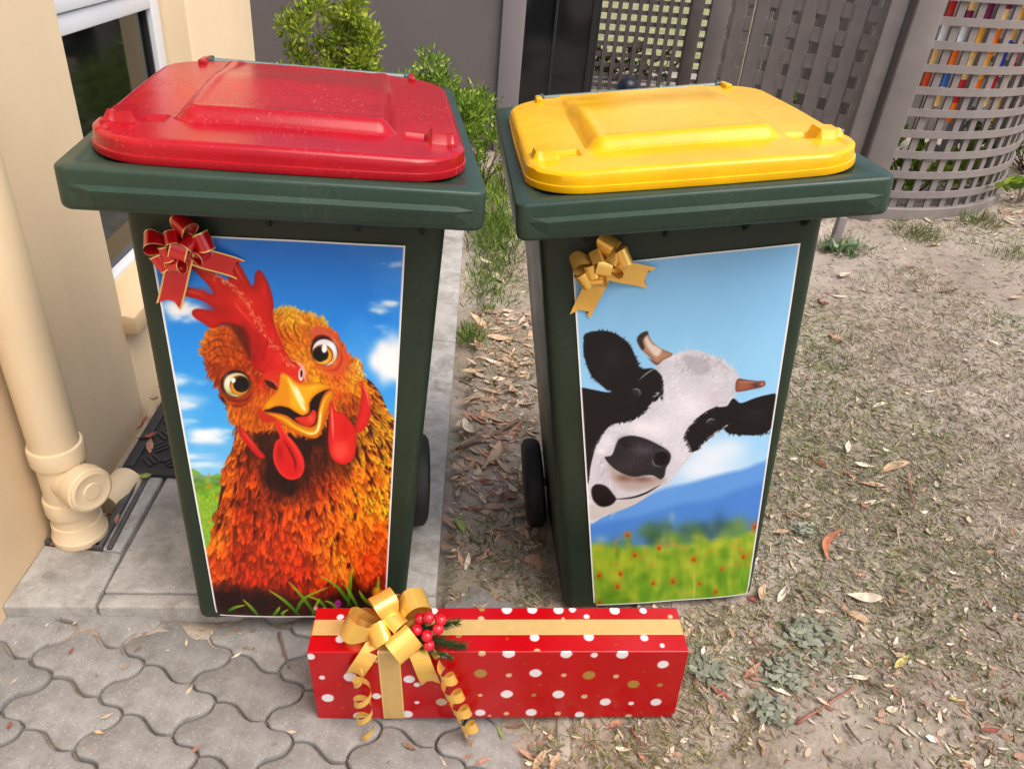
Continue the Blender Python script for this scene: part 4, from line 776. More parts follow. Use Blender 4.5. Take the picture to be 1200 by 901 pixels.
def wheelie_bin(Mw, lid_m, label, corners, im, plabel):
    b = empty('wheelie_bin', label, 'bin', 'wheelie bins', mat=Mw)
    bd = mesh('body', *bodyV, M['green'], b); shade_auto(bd, 40)
    for x in (-.165, -.03, .105, .205):
        MB().add([(x-.003, yfront(.94)-.001, .944), (x-.003, yfront(.89)-.0005, .888), (x-.003, .03, .944), (x+.003, yfront(.94)-.001, .944), (x+.003, yfront(.89)-.0005, .888), (x+.003, .03, .944)], [(0, 1, 2), (5, 4, 3), (0, 3, 4, 1), (1, 4, 5, 2), (2, 5, 3, 0)]).build('gusset', M['green'], bd)
    for sx in (-1, 1):
        for y in (.2, .4): MB().add([(sx*hwid(.94), y-.003, .944), (sx*hwid(.88), y-.003, .88), (sx*.27, y-.003, .944), (sx*hwid(.94), y+.003, .944), (sx*hwid(.88), y+.003, .88), (sx*.27, y+.003, .944)], [(0, 1, 2), (5, 4, 3), (0, 3, 4, 1), (1, 4, 5, 2), (2, 5, 3, 0)]).build('gusset', M['green'], bd)
    rm = mesh('rim', *rimV, M['rim'], b); shade_auto(rm, 50)
    rib = [(-.268, -.0052), (-.240, -.014), (.240, -.014), (.268, -.0052)]; v = []
    for x, y in rib: v += [(x, -.004, .979), (x, y, .9735), (x, y+.001, .969), (x, max(y*.45, -.0052) if y > -.006 else -.0065, .95)]
    mesh('rim_rib', v, [(i*4+k, i*4+4+k, i*4+5+k, i*4+1+k) for i in range(3) for k in range(3)], M['rim'], rm)
    ld = fast_mesh('lid', *lidV, lid_m, 4); shade_auto(ld, 30); ld.parent = b
    for sx in (-1, 1):
        x = sx*.197; q = MB().add([(x-.007, .545, 1.018), (x-.007, .60, 1.012), (x-.005, .606, 1.022), (x-.005, .603, 1.031), (x-.005, .591, 1.0345), (x-.007, .545, 1.036), (x+.007, .545, 1.018), (x+.007, .60, 1.012), (x+.005, .606, 1.022), (x+.005, .603, 1.031), (x+.005, .591, 1.0345), (x+.007, .545, 1.036)],
            [(0, 1, 2, 3, 4, 5), (11, 10, 9, 8, 7, 6)]+[(i, i+6, (i+1) % 6+6, (i+1) % 6) for i in range(6)]); bev(q.build('hinge_lug', lid_m, ld), .002)
    text_obj('mastec', .030, lid_m, ld, (.03, .088, 1.0338), (R_(1.5), 0, math.pi), .0005)
    hb = shade_auto(MB().tube([(-.19, .596, 1.0255), (.19, .596, 1.0255)], .0062, 16).build('hinge_bar', M['galv'], b))
    for x in (-.188, .188): shade_auto(MB().lathe([(.0066, -.005), (.010, -.004), (.010, .004), (.0066, .005)], (x, .596, 1.0255), (1, 0, 0), 16).build('end_cap', M['cap'], hb))
    for x in (-.065, .065): shade_auto(MB().lathe([(.0064, -.003), (.0086, -.002), (.0086, .002), (.0064, .003)], (x, .596, 1.0255), (1, 0, 0), 16).build('bar_ring', M['galv'], hb))
    for x in (-.16, .16): bev(MB().box((x-.012, .62, .955), (x+.012, .70, .985)).build('handle_bracket', M['green'], b), .004)
    shade_auto(MB().tube([(-.19, .705, .97), (.19, .705, .97)], .013, 14).build('handle_bar', M['green'], b))
    MB().tube([(-.25, .43, .115), (.25, .43, .115)], .011, 12).build('axle', M['galv'], b, True)
    for sx in (-1, 1):
        w = shade_auto(MB().lathe([(.078, -.024), (.102, -.023), (.112, -.016), (.115, -.006), (.115, .006), (.112, .016), (.102, .023), (.078, .024)], (sx*.252, .43, .115), (1, 0, 0), 40).build('wheel', M['tyre'], b), 30)
        shade_auto(MB().lathe([(.0775, -.016), (.06, -.01), (.03, -.012), (.026, -.022), (.0, -.022)], (sx*.252, .43, .115), (1, 0, 0), 32).build('wheel_disc', M['wheel'], w), 30); shade_auto(MB().lathe([(.0, .022), (.026, .022), (.03, .012), (.06, .01), (.0775, .016)], (sx*.252, .43, .115), (1, 0, 0), 32).build('wheel_disc', M['wheel'], w), 30)
    poster(b, corners, im, plabel); return b
def mw3(R, T):
    m = Matrix.Identity(4)
    for i in range(3):
        for j in range(3): m[i][j] = R[i][j]
        m[i][3] = T[i]
    return m
BM0 = mw3([[.9863, -.1606, .0388], [.1609, .987, -.0038], [-.0377, .01, .9992]], (-.3449, 1.0125, 0)); BM1 = mw3([[.9883, -.0809, -.1291], [.0818, .9967, .0014], [.1286, -.0119, .9916]], (.4298, 1.132, 0))
red_bin = wheelie_bin(BM0, M['red_lid'], 'dark green wheelie bin with a red lid and a hen poster', [(-.2097, .1060, .8689), (.1791, .1060, .8693), (.1725, .0850, .0165), (-.1782, .0852, .0312)], paint_hen(), 'bright printed poster of an orange hen against blue sky')
yel_bin = wheelie_bin(BM1, M['yellow_lid'], 'dark green wheelie bin with a yellow lid and a cow poster', [(-.1880, .1055, .8471), (.2028, .1058, .8591), (.2020, .0850, .0235), (-.1476, .0850, .0254)], paint_cow(), 'printed poster of a black and white cow against pale blue sky')
# ================================================================ ribbons and bows
def strip(name, P, Wd, width, mats, parent, cut=0., cols=6, smooth=True):
    P = [Vector(q) for q in P]; v = []; f = []; mi = []; us = [-1, -.86, -.3, .3, .86, 1] if cols == 6 else list(np.linspace(-1, 1, cols)); n = len(us)
    for i, q in enumerate(P):
        w = Vector(Wd[i] if isinstance(Wd, list) else Wd).normalized(); ww = width[i] if isinstance(width, list) else width
        for u in us:
            o = q+w*(u*ww/2)
            if cut and i == len(P)-1: o = o+(P[-2]-P[-1]).normalized()*cut*(1-abs(u))
            v.append(o)
    for i in range(len(P)-1):
        for k in range(n-1): f.append((i*n+k, i*n+k+1, i*n+n+k+1, i*n+n+k)); mi.append(1 if k in (0, n-2) else 0)
    return mesh(name, v, f, mats, parent, smooth, mi)
def loop_pts(c, d, nrm, L, h, n=22, open_=.93):
    c, d, nrm = Vector(c), Vector(d).normalized(), Vector(nrm).normalized(); o = []
    for i in range(n+1):
        t = i/n; a = math.pi*t; o.append(c+d*(L*math.sin(a)**.85)+nrm*(h*math.sin(2*a)*(-1)*(.55+.45*math.sin(a))))
    return o
def pinch(w, n): return [w*(.34+.66*min(1., math.sin(math.pi*i/n)*1.25)) for i in range(n+1)]
def bow(name, label, Mw, ms, sc=1., tails=True, group=None, loops=None, cat='bow'):
    b = empty(name, label, cat, group, mat=Mw)
    vw = Vector((.0, -.78, .62)).normalized()
    for a, el, L, h, w, th in loops:
        a, el = R_(a), R_(el); d = Vector((math.cos(a)*math.cos(el), -math.sin(el), math.sin(a)*math.cos(el)))
        cp = (vw-d*vw.dot(d)).normalized(); side = (cp*math.cos(R_(th))+d.cross(cp)*math.sin(R_(th))).normalized(); nr = d.cross(side).normalized()
        strip('loop', loop_pts((0, -.006*sc, 0), d, nr, L*sc, h*sc), side, pinch(w*sc, 22), ms, b)
    return b
LOOPS = [(78, 18, .062, .017, .034, 62), (26, 20, .056, .016, .032, -60), (166, 16, .060, .017, .032, -64), (212, 18, .054, .016, .030, 60), (-10, 26, .046, .014, .028, 58), (120, 40, .040, .013, .026, -58), (48, 44, .040, .013, .026, 62), (190, 44, .040, .013, .026, 58), (250, 42, .044, .014, .028, -60), (95, 80, .036, .017, .028, 75)]
def tail(b, a, L, w, ms, drop=.004, bend=.0):
    a = R_(a); d = Vector((math.cos(a), 0, math.sin(a))); s = Vector((-math.sin(a), 0, math.cos(a))); P = [d*(L*t)+s*(bend*t*t)+Vector((0, -.012*(1-t)**1.5-.004-.004*math.sin(t*5), 0)) for t in np.linspace(0, 1, 9)]
    strip('tail', P, s, w, ms, b, cut=w*.5)
rb = bow('gift_bow', 'shiny red gift bow with gold edges on the hen poster corner', BM0 @ Matrix.Translation((-.158, .1015, .853)), [M['red_ribbon'], M['gold_edge']], .93, group='ribbon bows on the posters', loops=LOOPS)
tail(rb, 254, .112, .038, [M['red_ribbon'], M['gold_edge']], bend=-.004); tail(rb, -24, .09, .036, [M['red_ribbon'], M['gold_edge']])
gb = bow('gift_bow', 'shiny plain gold gift bow on the cow poster corner', BM1 @ Matrix.Translation((-.140, .1005, .853)), [M['gold_ribbon'], M['gold_ribbon']], .93, group='ribbon bows on the posters', loops=LOOPS)
tail(gb, 252, .106, .038, [M['gold_ribbon'], M['gold_ribbon']], bend=-.004); tail(gb, -22, .096, .040, [M['gold_ribbon'], M['gold_ribbon']])
# ================================================================ gift box
GX, GY, GYAW, GT, GW, GD, GH, GZ = GIFT
GMt = Matrix.Translation((GX, GY, GZ)) @ Matrix.Rotation(GYAW, 4, 'Z') @ Matrix.Rotation(GT, 4, 'Y')
gift = empty('gift_box', 'long red polka dot gift box with gold ribbon lying before the bins', 'gift', mat=GMt)
def dots(w, h, quad, L):
    s = Canvas(w, h, quad); s.im[:] = rgb((182, 3, 14)); s.im += ((noise2(w, h, 60, s.rng, 3)-.5)*.03)[..., None]*np.array([1, .2, .2])
    colr = {'w': (232, 228, 232), 'g': (168, 128, 62), 't': (214, 178, 140), 's': (196, 178, 150), 'o': (176, 60, 20)}
    for x, y, r, c in L:
        P = s.tr([(x, y)])[0]; q = s.tr([(x+r, y)])[0]; rr = np.hypot(*(q-P)); t = np.linspace(0, 2*math.pi, 26, endpoint=False); pts = np.c_[P[0]+rr*np.cos(t), P[1]+rr*np.sin(t)]; b = s.box(pts, 3)
        if b: d = s.sd(pts, b); s.put(b, np.clip(.5+d/1.6, 0, 1), rgb(colr[c]))
    return s.im
FD = [(101, 376, 17, 'w'), (90, 317, 8, 'w'), (64, 258, 12, 'w'), (168, 316, 19, 'w'), (421, 389, 16, 's'), (331, 322, 16, 'w'), (352, 338, 9, 'w'), (529, 305, 18, 'g'), (609, 311, 9, 't'), (605, 250, 17, 'w'), (683, 305, 17, 'w'), (531, 250, 10, 't'), (606, 366, 17, 'w'), (683, 369, 8, 'g'), (764, 251, 16, 'w'), (763, 310, 8, 't'), (753, 366, 17, 'w'), (834, 311, 18, 'g'), (842, 254, 10, 'w'), (828, 373, 9, 't'), (920, 252, 17, 'w'), (911, 315, 8, 't'), (964, 337, 17, 'g'), (891, 390, 16, 'w'), (966, 394, 8, 'w'), (1038, 280, 16, 'w'), (1040, 339, 8, 'g'), (1037, 390, 16, 'w'), (680, 421, 16, 'w'), (532, 421, 15, 'w'), (608, 424, 8, 't'), (757, 424, 9, 't'), (820, 428, 14, 'w'), (323, 425, 16, 'w'), (351, 390, 7, 'w'), (238, 370, 13, 'w'), (186, 430, 17, 'w'), (531, 368, 7, 't'), (575, 397, 5, 'o'), (643, 397, 4, 'o'), (651, 279, 5, 'o'), (713, 277, 4, 'o'), (790, 395, 4, 'o'), (868, 372, 5, 'o'), (990, 300, 5, 'o'), (1000, 420, 5, 'o'), (136, 340, 5, 'o'), (140, 405, 6, 'o'), (1060, 300, 4, 'o'), (300, 285, 6, 't'), (430, 255, 11, 'w'), (245, 270, 8, 't'), (390, 300, 7, 't'), (460, 312, 6, 'o'), (470, 370, 7, 't'), (964, 433, 10, 's'), (700, 338, 5, 'o'), (405, 345, 4, 'o'), (560, 430, 5, 't')]
TD = [(604, 132, 14, 'w'), (675, 131, 14, 'w'), (748, 132, 14, 'w'), (787, 131, 10, 'w'), (905, 133, 14, 'w'), (985, 134, 10, 'w'), (535, 131, 8, 'g'), (826, 150, 8, 'w'), (680, 206, 13, 'w'), (145, 210, 13, 'w'), (143, 152, 10, 'w'), (830, 204, 14, 'w'), (984, 207, 11, 'w'), (532, 156, 9, 't'), (760, 156, 5, 't'), (604, 210, 5, 'o'), (1033, 227, 7, 'w'), (686, 243, 10, 't'), (904, 224, 5, 'o'), (220, 225, 8, 't'), (400, 135, 12, 'w'), (470, 200, 9, 'g'), (1060, 150, 7, 't'), (340, 140, 10, 'w'), (260, 135, 12, 'w')]
fw_, fh_ = 900, int(900*GH/GW); imF = dots(fw_, fh_, [(56, 247), (1106, 245), (1099, 437), (70, 437)], FD); td_ = int(900*GD/GW); imT = dots(fw_, td_, [(79, 127), (1080, 125), (1108, 245), (55, 247)], TD)
nx, r = 470, .0025; prof = [(0., z, 'F', 1-z/GH) for z in np.linspace(.0005, GH-r, 120)]+[(r-r*math.cos(a), GH-r+r*math.sin(a), 'F', 0.) for a in np.linspace(.3, 1.3, 4)]+[(y, GH, 'T', 1-y/GD) for y in np.linspace(r, GD-r, 66)]+[(GD-r+r*math.sin(a), GH-r+r*math.cos(a), 'T', 0.) for a in (.5, 1.)]+[(GD, z, 'B', 0) for z in (GH-r, GH*.5, .0005)]
xs = np.linspace(-GW/2, GW/2, nx); V = np.zeros((len(prof), nx, 3)); Cc = np.zeros((len(prof), nx, 3))
for i, (y, z, s_, vv) in enumerate(prof):
    V[i, :, 0] = xs; V[i, :, 1] = y; V[i, :, 2] = z; V[i, :, 1] += .0006*np.sin(xs*37)*(s_ == 'F')*math.sin(math.pi*min(z/GH, 1)); im = imF if s_ == 'F' else imT; row = min(int(vv*(im.shape[0]-1)), im.shape[0]-1)
    Cc[i] = srgb2lin(im[row, np.clip((np.linspace(0, 1, nx)*(fw_-1)).astype(int), 0, fw_-1)])*.85 if s_ != 'B' else srgb2lin(rgb((182, 3, 14)))*.85
idx = np.arange(len(prof)*nx).reshape(len(prof), nx); F = np.stack([idx[:-1, :-1], idx[:-1, 1:], idx[1:, 1:], idx[1:, :-1]], -1).reshape(-1, 4)
M['paper'] = attr_mat('wrapping_paper', .22, .5); pp = fast_mesh('wrapping', V.reshape(-1, 3), F, M['paper'], 4); pp.data.polygons.foreach_set('use_smooth', np.ones(len(F), bool)); set_cols(pp, Cc.reshape(-1, 3)); pp.parent = gift
redp = simple('plain_red_paper', tuple(srgb2lin(np.array([182, 3, 14])/255)*.85), .25, 0, .08, 30)
for sx in (-1, 1):
    x = sx*(GW/2-.0006); q = MB().add([(x, .0, 0), (x, GD, 0), (x, GD, GH), (x, 0, GH), (x+sx*.0015, GD*.5, GH*.5)], [(0, 1, 4), (1, 2, 4), (2, 3, 4), (3, 0, 4)]); q.build('end_fold', redp, gift)
MB().add([(-GW/2, 0, .0003), (GW/2, 0, .0003), (GW/2, GD, .0003), (-GW/2, GD, .0003)], [(0, 3, 2, 1)]).build('base', redp, gift)
gm = [M['gold_band'], M['gold_edge']]
e_ = .0012; yb0, yb1 = GD*.36, GD*.36+.036
strip('lengthwise_ribbon', [(-GW/2-e_, (yb0+yb1)/2, 0.), (-GW/2-e_, (yb0+yb1)/2, GH-.002), (-GW/2+.002, (yb0+yb1)/2, GH+e_), (GW/2-.002, (yb0+yb1)/2, GH+e_), (GW/2+e_, (yb0+yb1)/2, GH-.002), (GW/2+e_, (yb0+yb1)/2, 0.)], (0, 1, 0), .036, gm, gift, smooth=False)
xb = -GW/2+GW*.212
strip('cross_ribbon', [(xb, -e_, 0.), (xb, -e_, GH-.002), (xb, .002, GH+e_*1.6), (xb, GD-.002, GH+e_*1.6), (xb, GD+e_, GH-.002), (xb, GD+e_, 0.)], (1, 0, 0), .041, gm, gift, smooth=False)
gbow = bpy.data.objects.new('bow', None); COL.objects.link(gbow); gbow.parent = gift; gbow.location = (xb+.008, GD*.38, GH+.008)
gmb = [M['gold_ribbon'], M['gold_ribbon']]
vw = Vector((-.15, -.72, .68)).normalized()
for d, th, L, h, w in [((-.85, -.2, .45), 58, .10, .027, .046), ((-.25, .15, .95), -60, .088, .025, .044), ((.55, .1, .85), 55, .098, .028, .044), ((.35, -.75, .35), 66, .070, .030, .050), ((-.45, -.6, .55), -64, .060, .022, .040), ((-.9, .2, .2), 60, .075, .02, .038), ((.1, -.25, .95), 70, .055, .020, .036), ((.85, .25, .35), -58, .066, .02, .038), ((-.05, .5, .7), 60, .07, .022, .038)]:
    d = Vector(d).normalized(); cp = (vw-d*vw.dot(d)).normalized(); side = (cp*math.cos(R_(th))+d.cross(cp)*math.sin(R_(th))).normalized(); strip('loop', loop_pts((0, 0, 0), d, d.cross(side), L, h, 28), side, pinch(w, 28), gmb, gbow)
def hang(P, w, cut=.0, m=gmb, wd=(1, 0, 0)): return strip('tail', P, wd, w, m, gbow, cut=cut)
yo = -GD*.38
hang([(-.01, -.01, .0), (-.035, -.03, -.002), (-.052, yo-.012, -.018), (-.066, yo-.012, -.045), (-.074, yo-.009, -.064)], .034, .016, wd=(.85, 0, -.5))
hang([(.02, -.012, .0), (.04, -.032, .0), (.052, yo-.012, -.016), (.06, yo-.014, -.05), (.068, yo-.010, -.088)], .036, .018, wd=(1, 0, .15))
def curl(P0, P1, r, turns, w, sgn=1):
    P0, P1 = Vector(P0), Vector(P1); ax = (P1-P0).normalized(); s = Vector((1, 0, 0)); s = (s-ax*s.dot(ax)).normalized(); n = ax.cross(s); P = []; Wd = []; N = int(turns*16)
    for i in range(N+1):
        t = i/N; a = 2*math.pi*turns*t*sgn-.6; rr = r*min(1, .15+t*4)*(1-.15*t); P.append(P0+(P1-P0)*t+(s*math.cos(a)+n*math.sin(a))*rr); Wd.append(ax*.93+(s*-math.sin(a)+n*math.cos(a))*.33)
    strip('curling_ribbon', P, Wd, w, gmb, gbow)
curl((-.058, yo-.028, -.03), (-.060, yo-.032, -.200), .018, 3.4, .021); curl((.088, yo-.026, -.01), (.150, yo-.036, -.215), .017, 4.6, .021, -1)
hang([(.03, -.02, .0), (.06, -.028, .005), (.082, yo-.01, -.012)], .016, 0, wd=(.6, -.2, .7))
for i, (x, y, z) in enumerate([(.066, -.02, .062), (.044, -.028, .038), (.063, -.036, .032), (.066, -.04, .012), (.083, -.03, .044), (.05, -.012, .05), (.088, -.022, .058)]):
    by = shade_auto(MB().lathe([(.0, -.0112), (.005, -.0103), (.0086, -.0072), (.0108, -.002), (.0108, .003), (.0086, .0078), (.005, .0104), (.0, .0112)], (x, y, z), (.3, -.4, .8), 18).build('berry', M['berry'], gbow), 60)
    MB().tube([(x*.6, y*.3, .01), (x*.9, y*.7, z*.7), (x, y, z)], .0012, 6).build('berry_stem', M['stem'], by)
def sprig(P0, P1, n, ln):
    P0, P1 = Vector(P0), Vector(P1); ax = (P1-P0).normalized(); V = []; F = []; Cs = []
    for i in range(n):
        t = random.random(); o = P0+(P1-P0)*t; q = Vector((random.gauss(0, 1), random.gauss(0, 1), random.gauss(0, 1))); q = (q-ax*q.dot(ax)).normalized(); d = (ax*.9+q*.75).normalized()*ln*(1-.4*t)*random.uniform(.7, 1.1); s = d.cross(q).normalized()*.0007; k = len(V); V += [o+s, o-s, o+d*.6-s, o+d, o+d*.6+s]; F.append((k, k+1, k+2, k+3, k+4)); c = random.choice([(.03, .075, .02), (.05, .11, .03), (.022, .06, .025)]); Cs += [c]*5
    o = mesh('pine_sprig', V, F, M['needle'], gbow); set_cols(o, Cs); MB().tube([P0, P1], [.0016, .0008], 6).build('stalk', M['stem'], o)
sprig((.03, -.02, .01), (.128, -.035, .004), 340, .032); sprig((.04, -.015, .02), (.118, -.012, .040), 260, .03); sprig((.03, -.03, .0), (.105, -.05, -.008), 200, .024)
LEAVES = [(0.876, 1.402, 0.124, 0.94, 'c', 'lawn'), (0.755, 1.456, 0.047, 0.1, 't', 'lawn'), (0.878, 1.309, 0.031, -1.11, 'p', 'lawn'), (0.884, 1.239, 0.077, -0.22, 'w', 'lawn'), (0.704, 1.252, 0.043, 0.96, 'w', 'lawn'), (0.662, 1.255, 0.054, 1.15, 't', 'lawn'), (0.637, 1.235, 0.035, -1.0, 'r', 'lawn'), (0.842, 1.188, 0.07, -0.81, 't', 'lawn'), (0.722, 1.173, 0.046, -1.23, 'p', 'lawn'), (0.587, 1.045, 0.059, 0.68, 'p', 'lawn'), (0.633, 0.994, 0.04, -0.46, 'w', 'lawn'), (0.51, 0.991, 0.052, -0.78, 'r', 'lawn'), (0.494, 1.027, 0.024, -0.01, 'r', 'lawn'), (0.794, 1.025, 0.044, -0.23, 'w', 'lawn'), (0.892, 1.064, 0.05, 0.63, 'y', 'lawn'), (0.91, 1.045, 0.026, -0.65, 'p', 'lawn'), (0.962, 0.975, 0.029, -0.23, 'y', 'lawn'), (0.992, 0.911, 0.034, -0.17, 'r', 'lawn'), (1.113, 1.307, 0.034, -0.42, 'w', 'lawn'), (1.045, 1.474, 0.043, -1.58, 't', 'lawn'), (0.998, 1.371, 0.028, -0.44, 'g', 'lawn'), (0.569, 1.144, 0.033, -1.34, 't', 'lawn'), (0.478, 1.145, 0.045, 0.8, 't', 'lawn'), (0.901, 1.118, 0.03, 0.87, 'w', 'lawn'), (1.221, 2.444, 0.07, -1.13, 'p', 'lawn'), (1.263, 2.726, 0.117, -1.64, 'r', 'lawn'), (1.443, 2.992, 0.115, 0.77, 'w', 'lawn'), (1.348, 2.786, 0.062, -0.44, 'w', 'lawn'), (1.037, 1.798, 0.069, 1.15, 'w', 'lawn'), (1.041, 1.634, 0.066, -0.32, 't', 'lawn'), (1.021, 1.555, 0.063, 0.11, 'w', 'lawn'), (1.129, 1.699, 0.105, 0.45, 't', 'lawn'), (1.006, 1.679, 0.052, -0.17, 'b', 'lawn'), (0.934, 1.734, 0.058, -0.96, 'r', 'lawn'), (1.055, 1.715, 0.057, -0.17, 'w', 'lawn'), (1.205, 2.011, 0.051, 0.39, 'w', 'lawn'), (1.396, 2.096, 0.037, 0.03, 'w', 'lawn'), (1.764, 2.436, 0.052, -1.05, 'w', 'lawn'), (1.799, 2.861, 0.179, 0.28, 'b', 'lawn'), (2.047, 2.831, 0.066, 0.13, 't', 'lawn'), (1.754, 3.102, 0.058, -0.92, 'p', 'lawn'), (1.973, 3.374, 0.097, 0.34, 't', 'lawn'), (2.34, 3.56, 0.071, 0.16, 'w', 'lawn'), (-0.066, 2.645, 0.144, -0.86, 't', 'gap'), (0.032, 2.515, 0.147, -0.09, 't', 'gap'), (0.003, 2.346, 0.069, -0.31, 'w', 'gap'), (-0.002, 3.062, 0.105, -1.02, 'w', 'gap'), (0.048, 3.613, 0.11, -0.87, 't', 'gap'), (-0.051, 2.269, 0.103, 0.21, 't', 'gap'), (-0.063, 3.233, 0.1, -1.03, 'w', 'gap'), (0.007, 2.155, 0.073, -0.45, 't', 'gap'), (-0.05, 2.101, 0.088, 0.35, 't', 'gap'), (0.082, 2.159, 0.074, -1.15, 't', 'gap'), (-0.029, 1.977, 0.074, -0.66, 'p', 'gap'), (0.011, 1.999, 0.087, -0.44, 't', 'gap'), (-0.053, 1.936, 0.096, -1.17, 'w', 'gap'), (0.085, 1.928, 0.089, 1.11, 'p', 'gap'), (0.026, 1.81, 0.107, 1.22, 't', 'gap'), (-0.039, 1.782, 0.073, -0.38, 't', 'gap'), (0.056, 1.751, 0.086, -0.99, 't', 'gap'), (0.105, 1.724, 0.091, 1.47, 't', 'gap'), (-0.083, 1.742, 0.041, -0.37, 'r', 'gap'), (0.107, 1.543, 0.055, 0.42, 't', 'gap'), (-0.046, 1.499, 0.068, -1.25, 'g', 'gap'), (0.078, 1.64, 0.101, 1.0, 'b', 'gap'), (0.086, 1.444, 0.047, -0.81, 'p', 'gap'), (-0.023, 1.364, 0.052, 1.45, 'w', 'gap'), (0.05, 2.057, 0.061, 0.04, 'p', 'gap'), (-0.011, 1.885, 0.074, 0.88, 'b', 'gap'), (0.041, 1.893, 0.053, -0.22, 'p', 'gap'), (0.011, 1.685, 0.046, 0.41, 'r', 'gap'), (-0.006, 1.556, 0.045, -0.59, 'b', 'gap'), (-0.101, 0.858, 0.03, -0.35, 'b', 'front'), (0.041, 0.844, 0.033, 0.6, 'p', 'front'), (0.125, 0.859, 0.041, -0.67, 'p', 'front'), (0.149, 0.848, 0.047, 0.98, 't', 'front'), (0.073, 0.906, 0.029, -1.22, 'g', 'front'), (0.178, 0.844, 0.037, 1.05, 't', 'front'), (0.308, 0.872, 0.035, -0.29, 'w', 'front'), (0.338, 0.855, 0.032, -1.18, 'p', 'front'), (0.105, 0.923, 0.04, 0.11, 'b', 'front'), (0.296, 0.921, 0.039, 0.46, 'p', 'front'), (-0.81, 0.994, 0.018, 1.59, 'r', 'front'), (-0.839, 0.822, 0.02, 1.8, 'r', 'front'), (-0.676, 0.827, 0.016, -0.08, 't', 'front')]
# ================================================================ vegetation
def leaf_blades(P, D, N, ln, w, cols, bend=.25):       # vectorised tapered blades: base, two mid points, tip
    P, D, N = map(lambda a: np.asarray(a, float), (P, D, N)); D = D/np.linalg.norm(D, axis=1)[:, None]; S_ = np.cross(D, N); S_ /= np.linalg.norm(S_, axis=1)[:, None]+1e-9; U = np.cross(S_, D); ln = np.asarray(ln)[:, None]; w = np.asarray(w)[:, None]
    b0 = P+S_*w*.35; b1 = P-S_*w*.35; mid = P+D*ln*.5-U*ln*bend*.12; m0 = mid-S_*w*.5; m1 = mid+S_*w*.5; tip = P+D*ln-U*ln*bend*.5
    V = np.stack([b0, b1, m0, m1, tip], 1).reshape(-1, 3); k = np.arange(len(P))*5
    F = np.vstack([np.stack([k, k+1, k+2], -1), np.stack([k, k+2, k+3], -1), np.stack([k+3, k+2, k+4], -1)]); return V, F, np.repeat(np.asarray(cols), 5, 0)
def shrub(label, base, tips, stem_r, per, ln, w, pal, cat='shrub', name='shrub', seed=1, fan=.9, group=None, ball=0.):
    rr = np.random.RandomState(seed); e = empty(name, label, cat, group, loc=base); q = MB(); P = []; D = []; L = []; Wd = []; C_ = []
    for t in tips:
        t = np.array(t, float); s0 = np.array([rr.randn()*.03, rr.randn()*.03, 0]); mid = (s0+t)*.5+np.array([rr.randn()*.04, rr.randn()*.04, .03]); q.tube([s0, mid, t], [stem_r, stem_r*.7, stem_r*.3], 6)
        ax = t-mid; nn = np.linalg.norm(ax); ax = ax/nn; n = int(per*(.7+.6*rr.rand())); u = rr.rand(n)**.45; o = mid+(t-mid)*(.15+.88*u)[:, None]+rr.randn(n, 3)*.008; rd = rr.randn(n, 3); rd -= (rd @ ax)[:, None]*ax; rd /= np.linalg.norm(rd, axis=1)[:, None]
        d = ax[None]*(.35+.9*u)[:, None]+rd*fan; d[:, 2] += .25
        if ball: o = t+rr.randn(n, 3)*ball; d = (o-t)/ball*.55+rr.randn(n, 3)*.35+np.array([0, 0, .75])
        P.append(o); D.append(d); L.append(ln*(.6+.6*rr.rand(n))*(1.1-.4*u)); Wd.append(w*(.7+.6*rr.rand(n))); c = np.array(pal)[rr.randint(len(pal), size=n)]; C_.append(c*(.7+.6*rr.rand(n, 1)))
    P, D = np.vstack(P), np.vstack(D); V, F, Cs = leaf_blades(P, D, rr.randn(len(P), 3), np.concatenate(L), np.concatenate(Wd), np.vstack(C_)); o = fast_mesh('foliage', V, F, M['leaf'], 3); set_cols(o, Cs); o.parent = e; q.build('stems', M['stem'], e, True); return e
rr = np.random.RandomState(21)
YG = [(.38, .46, .035), (.28, .38, .03), (.46, .50, .06), (.15, .25, .02), (.22, .33, .03)]; DG = [(.16, .28, .03), (.22, .36, .035), (.09, .17, .02), (.30, .40, .05)]
CL = [(-1.12, .79), (-1.196, .735), (-1.29, .675), (-1.186, .675), (-1.027, .72), (-.896, .805), (-.88, .72), (-.99, .63), (-.945, .58), (-1.04, .55), (-.81, .64), (-.85, .595), (-1.28, .535), (-.88, .51), (-1.11, .57), (-.9, .86), (-1.2, .5), (-.96, .5), (-1.05, .46), (-.82, .47), (-1.15, .42), (-.90, .42), (-1.0, .38), (-1.25, .42), (-.84, .55), (-.93, .66)]
tips = [(x+1.04, rr.randn()*.06, z-G(-1.04, 4.6)) for x, z in CL]
shrub('loose yellow green shrub against the taupe wall behind the red lid', (-1.04, 4.62, G(-1.04, 4.6)), tips, .006, 170, .042, .014, YG, seed=3, ball=.03)
tips = []
for i in range(110):
    a, h = rr.rand()*6.3, rr.rand(); r = .31*math.sqrt(rr.rand()); tips.append((r*math.cos(a), r*.6*math.sin(a), .60-.75*r+.05*rr.randn()-.12*h))
shrub('rounded mid green shrub behind the right corner of the red lid', (-.44, 4.45, G(-.44, 4.45)), [t for t in tips if t[2] > .05], .005, 80, .04, .012, DG, seed=4, ball=.035)
shrub('low leafy plant at the foot of the taupe wall between the bins', (-.16, 4.3, G(-.16, 4.3)), [(x, y, z) for x, y, z in zip(rr.randn(22)*.09, rr.randn(22)*.06, .1+.22*rr.rand(22))], .003, 34, .035, .010, DG, 'plant', 'small_plant', 5)
